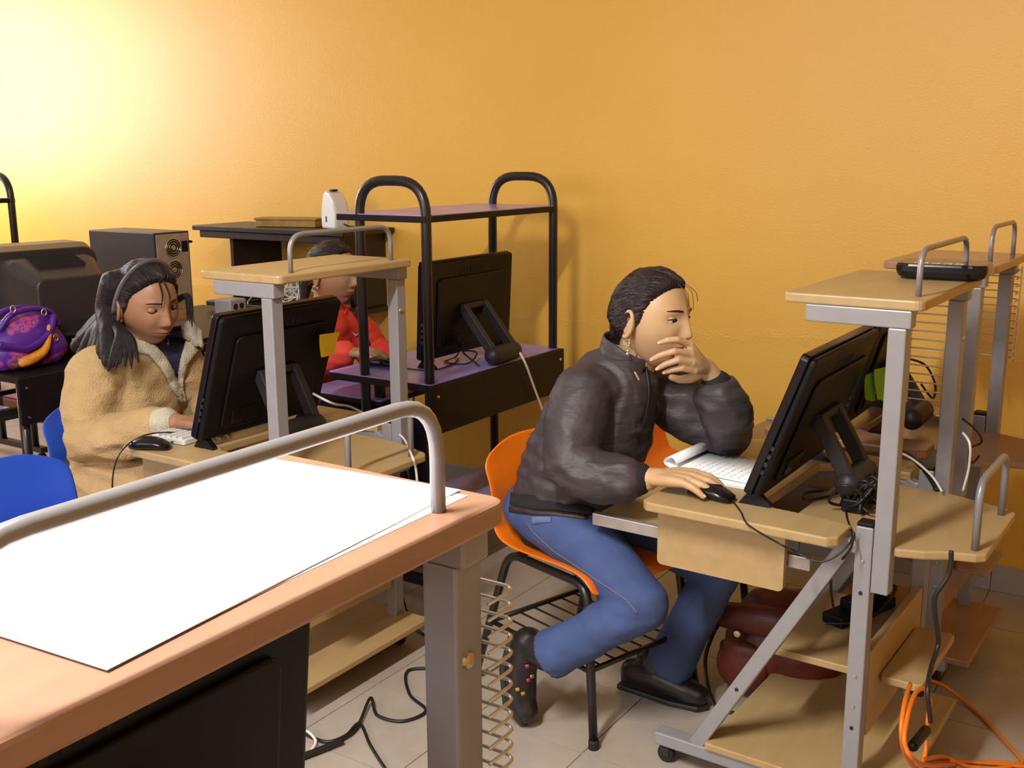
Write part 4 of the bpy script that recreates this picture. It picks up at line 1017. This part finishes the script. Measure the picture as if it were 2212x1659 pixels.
# standing collar
def collar(person, c, axis, r, h, gap, material, tilt=.0, flare=.2, front=0.0):
    c = Vector(c); R_ = Vector((0, 0, 1)).rotation_difference(Vector(axis)).to_matrix(); vs = []; n = 36
    for k in range(n+1):
        a = math.radians(front)+math.radians(gap)+(2*math.pi-2*math.radians(gap))*k/n
        fr = math.cos(a-math.radians(front))
        for z_, rr in ((0, r*1.08), (h*.5, r), (h*(1-.25*max(0, fr)), r*(1+flare))):
            vs.append(c+R_ @ Vector((math.cos(a)*rr, math.sin(a)*rr*1.0, z_)))
    fs = [(k*3+j, (k+1)*3+j, (k+1)*3+j+1, k*3+j+1) for k in range(n) for j in range(2)]
    o = part('collar', MB().add(vs, fs), material, person, smooth=True, world=True)
    t = o.modifiers.new('t', 'SOLIDIFY'); t.thickness = .009; t.offset = 0
    s_ = o.modifiers.new('s', 'SUBSURF'); s_.levels = 1; s_.render_levels = 1
    return o
collar(pa, (-1.238, 2.413, .905), (.28, .02, 1), .074, .085, 22, jk, front=-10, flare=.06)
part('zip', MB().tube(spl([(-1.165, 2.385, .93), (-1.150, 2.375, .86), (-1.170, 2.37, .76), (-1.205, 2.365, .66)], 6), .004, 6), mat('zip_black', (.01, .008, .01), .4), pa, smooth=True, world=True)
part('zip_pull', MB().limb([P(1372, 805, d=2.53), P(1380, 820, d=2.53)], [.003, .003], 8), 'brass', pa, smooth=True, world=True)
blackknit = mat('black_knit', (.008, .006, .009), .85, bump=.2, bscale=300)
part('cuff', MB().limb([(-1.14, 2.187, .697), (-1.085, 2.193, .702)], [.046, .040], 18), blackknit, pa, smooth=True, world=True)
part('cuff', MB().limb([P(1562, 875, d=2.665), P(1548, 832, d=2.655)], [.048, .040], 18), blackknit, pa, smooth=True, world=True)
part('shirt', remesh(MB().limb([(-1.405, 2.385, .505), (-1.375, 2.388, .61)], [.136, .128], 22, sx=1.1, sy=.92, ref=(1, 0, 0)), .008, 4, wrinkle=folds(.005)), blackknit, pa, world=True)
mb = MB()
mb.ell((-1.42, 2.385, .525), (.145, .170, .085))
mb.limb([(-1.40, 2.295, .530), (-1.24, 2.255, .478), (-1.07, 2.20, .385)], [.090, .082, .065], 18)
mb.limb([(-1.07, 2.20, .381), (-1.17, 2.172, .312)], [.063, .060], 18)
mb.tube([(-1.12, 2.185, .345), (-1.20, 2.165, .285), (-1.25, 2.157, .25), (-1.305, 2.152, .212)], [.058, .058, .060, .064], 24)
mb.limb([(-1.40, 2.475, .530), (-1.22, 2.49, .478), (-1.0, 2.50, .395)], [.090, .082, .065], 18)
mb.limb([(-1.0, 2.50, .39), (-1.05, 2.492, .27)], [.063, .060], 18)
mb.tube([(-1.03, 2.495, .31), (-1.08, 2.488, .20), (-1.125, 2.478, .085)], [.060, .061, .068], 24)
def jeans_w(c, n):
    k = math.exp(-((c-Vector((-1.08, 2.2, .34))).length/.09)**2)+math.exp(-((c-Vector((-1.28, 2.15, .2))).length/.07)**2)
    return (.0015+.005*k)*noise.noise(Vector((c.x*26, c.y*14, c.z*42)))+.0015*noise.noise(c*12)
jeans = part('jeans', remesh(mb, .0065, 4, wrinkle=jeans_w), denim, pa, world=True)
patch('shirt_hem', jeans, [(1104, 1064), (1160, 1072), (1215, 1084), (1285, 1096), (1282, 1112), (1200, 1102), (1150, 1100), (1102, 1090)], .004, blackknit, pa, 8, .005)
patch('belt', jeans, [(1101, 1092), (1150, 1101), (1200, 1103), (1270, 1113), (1268, 1122), (1200, 1114), (1150, 1113), (1100, 1106)], .002, mat('brown_belt', (.026, .014, .012), .5), pa, 8, .004)
stitch = mat('stitching', (.10, .11, .17), .7)
for sm_ in ([(1138, 1135), (1150, 1152), (1190, 1190), (1280, 1250), (1350, 1296), (1376, 1328)],):
    patch('side_seam', jeans, sm_+[(u_+2.5, v_-3) for u_, v_ in reversed(sm_)], .001, stitch, pa, 8, .001)
patch('waist_tab', jeans, [(1148, 1116), (1190, 1116), (1191, 1128), (1150, 1132)], .002, mat('denim_light', (.10, .15, .30), .8), pa, 8, .003)
mb = MB().limb([(-1.375, 2.165, .225), (-1.392, 2.155, .15), (-1.39, 2.148, .08)], [.040, .042, .042], 18).limb([(-1.39, 2.148, .075), (-1.365, 2.138, .042)], [.041, .032], 16).limb([(-1.31, 2.155, .212), (-1.36, 2.16, .215)], [.046, .040], 14)
s1 = part('shoe', remesh(mb, .005, 4), shoe_m, pa, world=True)
part('sole', MB().limb([(-1.416, 2.165, .225), (-1.434, 2.156, .14), (-1.42, 2.146, .05), (-1.372, 2.136, .010)], [.016, .017, .015, .009], 12, sx=2.0, ref=(1, 0, 0)), mat('shoe_sole', (.02, .018, .02), .5), s1, smooth=True, world=True)
pink = mat('pink_shoe_mark', (.55, .04, .22), .5); yel = mat('yellow_shoe_mark', (.45, .30, .02), .5)
for u_, v_, mm in ((1139, 1440, pink), (1142, 1470, pink), (1118, 1490, yel), (1130, 1499, yel), (1150, 1462, yel)):
    patch('shoe_mark', s1, [(u_-5, v_-3), (u_+3, v_-5), (u_+5, v_+2), (u_-3, v_+4)], .003, mm, pa, 6, .002)
mb = MB().limb([(-1.225, 2.468, .052), (-1.15, 2.468, .058), (-1.06, 2.468, .040), (-1.03, 2.468, .034)], [.038, .042, .036, .030], 16).limb([(-1.16, 2.475, .08), (-1.18, 2.475, .10)], [.04, .038], 14).box((-1.25, 2.44, .012), (-1.05, 2.50, .04))
s2 = part('shoe', remesh(mb, .005, 4), shoe_m, pa, world=True)
part('sole', MB().prism([(-1.262, 2.44), (-1.262, 2.497), (-1.10, 2.507), (-1.02, 2.497), (-.998, 2.468), (-1.02, 2.438), (-1.10, 2.428)], .001, .016), mat('shoe_sole', (.02, .018, .02), .5), s2, world=True, bevel=.004)
# ---------------------------------------------------------------- the woman in the beige jacket
pb = thing('person', 'woman in beige fleece jacket with long dark hair, looking down at her screen', 'person', (-2.82, 2.07, 0))
skB = skin_material('skin_b', (.315, .155, .082)); hairB = hair_material('long_black_hair', (.014, .010, .013), (4, 4, 1))
HB = head_matrix((-2.685, 2.085, 1.018), -6, -16, 4, 1.09)
items = make_head(pb, HB, skB, hairB, lid=-14, gaze=(1, 0, -.45), full=1.0, lips=(.32, .085, .08))
nailsB = []
mb = MB().limb([(-2.775, 2.085, .82), (-2.735, 2.085, .91), (-2.715, 2.085, .96)], [.066, .056, .056], 16)
mb.limb([(-2.86, 2.07, .50), (-2.81, 2.075, .72), (-2.77, 2.08, .85)], [.10, .11, .09], 14)
mb.limb([(-2.80, 1.95, .82), (-2.76, 1.90, .62), (-2.42, 1.945, .715)], [.04, .036, .027], 12)
hand(mb, (-2.40, 1.95, .718), (1, .15, .02), (0, -.1, 1), 1, [(18, 28, 18), (16, 28, 18), (18, 28, 18), (22, 26, 16)], [(.015, .022, -.006), (.045, .045, -.012), (.068, .052, -.014), (.09, .05, -.016)], 1.0, 5, nailsB)
mb.limb([(-2.76, 2.22, .82), (-2.70, 2.29, .63), (-2.45, 2.21, .715)], [.04, .036, .027], 12)
hand(mb, (-2.43, 2.205, .718), (1, -.15, .02), (0, .1, 1), -1, [(18, 28, 18), (16, 28, 18), (18, 28, 18), (22, 26, 16)], [(.015, .022, -.006), (.045, .045, -.012), (.068, .052, -.014), (.09, .05, -.016)], 1.0, 5, nailsB)
part('body', join('body', items+[(remesh(mb, .004, 3), skB)]), None, pb, world=True)
nail_part(pb, nailsB)
hb = transform(head_mesh(100, 80, hair=.014), HB)
def hl(x, y, z): return HB @ Vector((x, y, z))
def lock(mb_, pts, r0, r1):
    q = spl(pts, 5); mb_.limb(q, [r0+(r1-r0)*(k/(len(q)-1))**1.2 for k in range(len(q))], 14)
ends = [(166, 748, 3.40), (175, 735, 3.44), (190, 722, 3.48), (178, 765, 3.34), (196, 772, 3.30), (210, 770, 3.24), (224, 778, 3.19), (236, 782, 3.15)]
for k, (u_, v_, dd) in enumerate(ends):
    t = k/7; y0 = .05-.125*t; e = P(u_, v_, d=dd)
    a = hl(-.07+.02*t, y0*.9, .05); b = hl(-.098+.035*t, y0*1.05, -.02); c_ = hl(-.105+.03*t, y0*1.1, -.085)
    lock(hb, [a, b, (b+e)/2+Vector((.0, 0, .015)), e], .046, .022)
part('hair', remesh(hb, .005, 5, wrinkle=lambda c, n: .004*noise.noise(Vector((c.x*34, c.y*34, c.z*9)))+.0015*noise.noise(Vector((c.x*90, c.y*90, c.z*16)))), hairB, pb, world=True)
for k in range(9):   # locks that fall in front of the near shoulder
    t = k/8; e = P(232+68*t*t, 800-10*t+6*math.sin(k*2.1), d=3.085); m_ = P(258+22*t, 722+8*t, d=3.115)
    q = spl([hl(-.04+.012*t, -.076, .03), hl(-.042+.012*t, -.084, -.04), m_, (m_+e)/2+Vector((.004*math.sin(k), 0, 0)), e], 6)
    part('hair_lock', MB().tube(q, [.0135*(1-(i/(len(q)-1))**2.2)+.0008 for i in range(len(q))], 8, sx=1.3), hairB, pb, smooth=True, world=True)
for k in range(3):
    e = P(405+5*k, 690+9*k, d=3.25); m_ = P(402+3*k, 640, d=3.26)
    q = spl([hl(.02-.01*k, .070, .05), hl(.01, .081, .0), m_, e], 6)
    part('hair_lock', MB().tube(q, [.011*(1-(i/(len(q)-1))**2.2)+.0008 for i in range(len(q))], 8), hairB, pb, smooth=True, world=True)
for k, (ya, yb) in enumerate(((-.012, -.022), (.002, .004))):   # thin fringe strands over the brow
    st = [hl(.072, ya, .094), hl(.0955, (ya+yb)/2, .068), hl(.1005, yb*.9, .048), hl(.1005, yb, .030-.004*k)]
    part('fringe_strand', MB().tube(spl(st, 5), [.0034*(1-.8*i/15) for i in range(16)], 6), hairB, pb, smooth=True, world=True)
hair_strands(pb, HB, mat('hair_strand', (.030, .018, .018), .35), (-1, 0, -.1), 110, .0142, 12, .01)
hbp = [HB @ Vector((-.012+.02*math.sin(a), math.cos(a)*.0915, math.sin(a)*.1285)) for a in (math.radians(-8+196*k/30) for k in range(31))]
part('headband', MB().tube(hbp, .0045, 8, sx=2.2, ref=(1, 0, 0)), mat('grey_headband', (.16, .15, .17), .2, .4), pb, smooth=True, world=True)
fl = mat('beige_fleece', (.47, .315, .15), .95, var=.08, scale=16, bump=.5, bscale=170)
cream = mat('cream_fleece', (.52, .46, .36), .95, var=.1, scale=40, bump=.6, bscale=200)
mb = MB()
mb.limb([(-2.80, 1.99, .47), (-2.70, 1.95, .475), (-2.60, 1.945, .47)], [.13, .115, .095], 18)
mb.limb([(-2.83, 2.15, .47), (-2.66, 2.17, .475)], [.13, .11], 18)
mb.limb([(-2.82, 2.06, .45), (-2.82, 2.065, .58), (-2.79, 2.07, .72), (-2.765, 2.08, .825)], [.158, .154, .146, .112], 24, sx=1.10, sy=.95, ref=(1, 0, 0))
mb.limb([(-2.785, 1.965, .815), (-2.765, 2.08, .840), (-2.745, 2.20, .815)], [.080, .080, .080], 20)
mb.limb([(-2.785, 1.96, .81), (-2.765, 1.915, .72), (-2.73, 1.895, .625), (-2.64, 1.905, .645), (-2.50, 1.93, .70)], [.084, .082, .080, .071, .052], 20)
mb.limb([(-2.75, 2.215, .81), (-2.73, 2.275, .72), (-2.70, 2.29, .64), (-2.60, 2.25, .66), (-2.50, 2.22, .70)], [.088, .084, .080, .070, .052], 20)
def fleece_w(c, n):
    s = folds(.017, (7, 7, 20), 3.1)(c, n)
    if c.z > .66 and c.y < 2.0:
        d_ = (c-Vector((-2.78, 1.985, .80))).dot(Vector((.05, -1, .22)).normalized()); s = s*.6-.006*math.exp(-(d_/.007)**2)
    return s
part('jacket', remesh(mb, .0068, 4, wrinkle=fleece_w), fl, pb, world=True)
part('hem_band', MB().tube([Vector((-2.83+math.cos(a)*.155, 2.065+math.sin(a)*.178, .43+.02*math.sin(a*1.0+2))) for a in (2*math.pi*k/40 for k in range(40))], .014, 8, closed=True), cream, pb, smooth=True, world=True)
for s, x_ in ((1, 0), (-1, 1)):
    pts = [(-2.53, 1.925, .693), (-2.455, 1.938, .712)] if s > 0 else [(-2.54, 2.235, .690), (-2.47, 2.215, .708)]
    part('cuff', MB().limb(pts, [.050, .043], 18), cream, pb, smooth=True, world=True)
# open cream collar and the navy shirt under it
jb = next(o for o in pb.children if o.name.startswith('jacket'))
patch('shirt', jb, [(318, 735), (345, 728), (392, 720), (398, 745), (388, 790), (384, 835), (372, 800), (352, 768)], .004, mat('navy_shirt', (.012, .016, .06), .8, var=.3, scale=40), pb, 7, .004)
patch('collar_flap', jb, [(258, 712), (300, 722), (330, 745), (356, 772), (378, 815), (394, 850), (388, 862), (374, 838), (346, 792), (322, 766), (295, 760), (256, 752)], .012, cream, pb, 7, .016)
patch('collar_flap', jb, [(392, 705), (412, 690), (436, 715), (438, 748), (422, 762), (404, 785), (396, 815), (397, 856), (388, 858), (385, 812), (392, 768), (400, 738)], .012, cream, pb, 7, .016)
patch('zip_pull', jb, [(384, 850), (398, 848), (402, 868), (390, 872)], .014, cream, pb, 6, .014)
collar(pb, (-2.765, 2.083, .855), (.3, 0, 1), .088, .07, 40, cream, front=0, flare=.10)
part('shirt_collar', MB().limb([(-2.755, 2.083, .85), (-2.735, 2.083, .885)], [.068, .062], 18), mat('navy_shirt', (.012, .016, .06), .8), pb, smooth=True, world=True)
mb = MB().ell((-2.88, 2.07, .50), (.15, .18, .085))
for s, y0 in ((-1, 1.985), (1, 2.15)):
    mb.limb([(-2.86, y0, .495), (-2.62, y0+s*.01, .475), (-2.47, y0+s*.02, .46)], [.085, .075, .062], 16)
    mb.limb([(-2.47, y0+s*.02, .455), (-2.50, y0+s*.02, .26), (-2.53, y0+s*.02, .10)], [.062, .056, .05], 16)
part('trousers', remesh(mb, .008, 4, wrinkle=folds(.004)), denim_d, pb, world=True)
for s, y0 in ((-1, 1.965), (1, 2.17)):
    part('shoe', remesh(MB().limb([(-2.57, y0, .045), (-2.45, y0, .042), (-2.38, y0, .034)], [.036, .038, .030], 14).limb([(-2.53, y0, .06), (-2.53, y0, .10)], [.038, .036], 12), .007, 3), shoe_m, pb, world=True)

# ---------------------------------------------------------------- the woman in red
pc = thing('person', 'woman in red jacket half hidden behind a monitor and shelf', 'person', (-2.84, 2.98, 0))
skC = skin_material('skin_c', (.38, .20, .11)); HC = head_matrix((-2.745, 2.965, 1.022), 6, -6, 0, 1.04)
items = make_head(pc, HC, skC, hairA, lid=6, gaze=(1, 0, -.2), full=.45, lips=(.28, .10, .085))
nailsC = []
mb = MB().limb([(-2.80, 2.965, .82), (-2.785, 2.965, .90), (-2.765, 2.965, .96)], [.062, .052, .052], 16)
mb.limb([(-2.88, 2.97, .50), (-2.84, 2.97, .72), (-2.80, 2.965, .84)], [.10, .10, .08], 14)
mb.limb([(-2.82, 2.83, .82), (-2.77, 2.76, .68), (-2.56, 2.82, .765)], [.04, .035, .026], 12)
hand(mb, (-2.545, 2.825, .768), (1, .25, .0), (0, -.1, 1), 1, [(16, 28, 18), (14, 26, 16), (16, 26, 16), (20, 24, 14)], [(.015, .022, -.006), (.045, .045, -.012), (.068, .052, -.014), (.09, .05, -.016)], 1.0, 6, nailsC)
mb.limb([(-2.79, 3.10, .82), (-2.72, 3.17, .68), (-2.54, 3.12, .70)], [.04, .035, .026], 12)
hand(mb, (-2.52, 3.115, .692), (1, -.1, 0), (0, .1, 1), -1, [(18, 28, 18)]*4, [(.015, .022, -.006), (.045, .045, -.012), (.068, .052, -.014), (.09, .05, -.016)], .95, 5, nailsC)
part('body', join('body', items+[(remesh(mb, .004, 3), skC)]), None, pc, world=True)
nail_part(pc, nailsC)
hcm = transform(head_mesh(90, 70, hair=.010), HC)
hcm.limb([HC @ Vector((-.08, 0, .0)), HC @ Vector((-.115, 0, -.04)), HC @ Vector((-.105, -.02, -.11))], [.035, .032, .014], 12)
part('hair', remesh(hcm, .005, 2), hairA, pc, world=True)
part('earring', MB().ell(HC @ Vector((.0, -.085, -.042)), (.005, .003, .006), None, 10, 8), 'chrome', pc, smooth=True, world=True)
hair_strands(pc, HC, mat('hair_strand', (.030, .018, .018), .35), (-1, 0, -.2), 90, .0102, 9)
rd = mat('red_jacket', (.74, .055, .035), .7, var=.12, scale=12, bump=.1, bscale=300)
mb = MB()
mb.limb([(-2.89, 2.97, .47), (-2.88, 2.97, .60), (-2.85, 2.97, .72), (-2.81, 2.967, .82)], [.15, .15, .145, .11], 24, sx=1.10, sy=.92, ref=(1, 0, 0))
mb.limb([(-2.835, 2.85, .815), (-2.80, 2.965, .835), (-2.79, 3.08, .815)], [.075, .078, .075], 20)
mb.limb([(-2.83, 2.835, .81), (-2.81, 2.785, .74), (-2.775, 2.765, .685), (-2.69, 2.785, .72), (-2.60, 2.81, .757), (-2.56, 2.822, .766)], [.078, .074, .070, .060, .044, .040], 20)
mb.limb([(-2.79, 3.09, .81), (-2.76, 3.155, .74), (-2.725, 3.17, .685), (-2.65, 3.15, .69), (-2.58, 3.13, .697)], [.078, .074, .070, .058, .044], 20)
jc = part('jacket', remesh(mb, .0075, 4, wrinkle=folds(.006, seed=5.0)), rd, pc, world=True)
collar(pc, (-2.795, 2.967, .855), (.25, 0, 1), .072, .06, 25, rd, front=0, flare=.08)
dkr = mat('dark_side_panel', (.035, .012, .02), .7)
patch('chest_logo', jc, [(762, 718), (768, 722), (775, 720), (774, 726), (768, 728)], .003, M['whiteplastic'], pc, 6, .002)
patch('dark_neck_panel', jc, [(756, 640), (764, 650), (785, 690), (800, 745), (792, 748), (772, 690), (756, 668)], .003, dkr, pc, 7, .003)
mb = MB().ell((-2.89, 2.975, .50), (.145, .17, .085))
for s, y0 in ((-1, 2.89), (1, 3.06)):
    mb.limb([(-2.87, y0, .51), (-2.62, y0+s*.01, .50), (-2.45, y0+s*.01, .475)], [.088, .076, .062], 16)
    mb.limb([(-2.45, y0+s*.01, .47), (-2.42, y0+s*.01, .26), (-2.40, y0+s*.01, .10)], [.060, .055, .05], 16)
part('trousers', remesh(mb, .008, 4, wrinkle=folds(.004)), denim_d, pc, world=True)
for s, y0 in ((-1, 2.88), (1, 3.07)):
    part('shoe', remesh(MB().limb([(-2.44, y0, .045), (-2.32, y0, .042), (-2.25, y0, .034)], [.036, .038, .030], 14).limb([(-2.40, y0, .06), (-2.40, y0, .10)], [.038, .036], 12), .007, 3), shoe_m, pc, world=True)
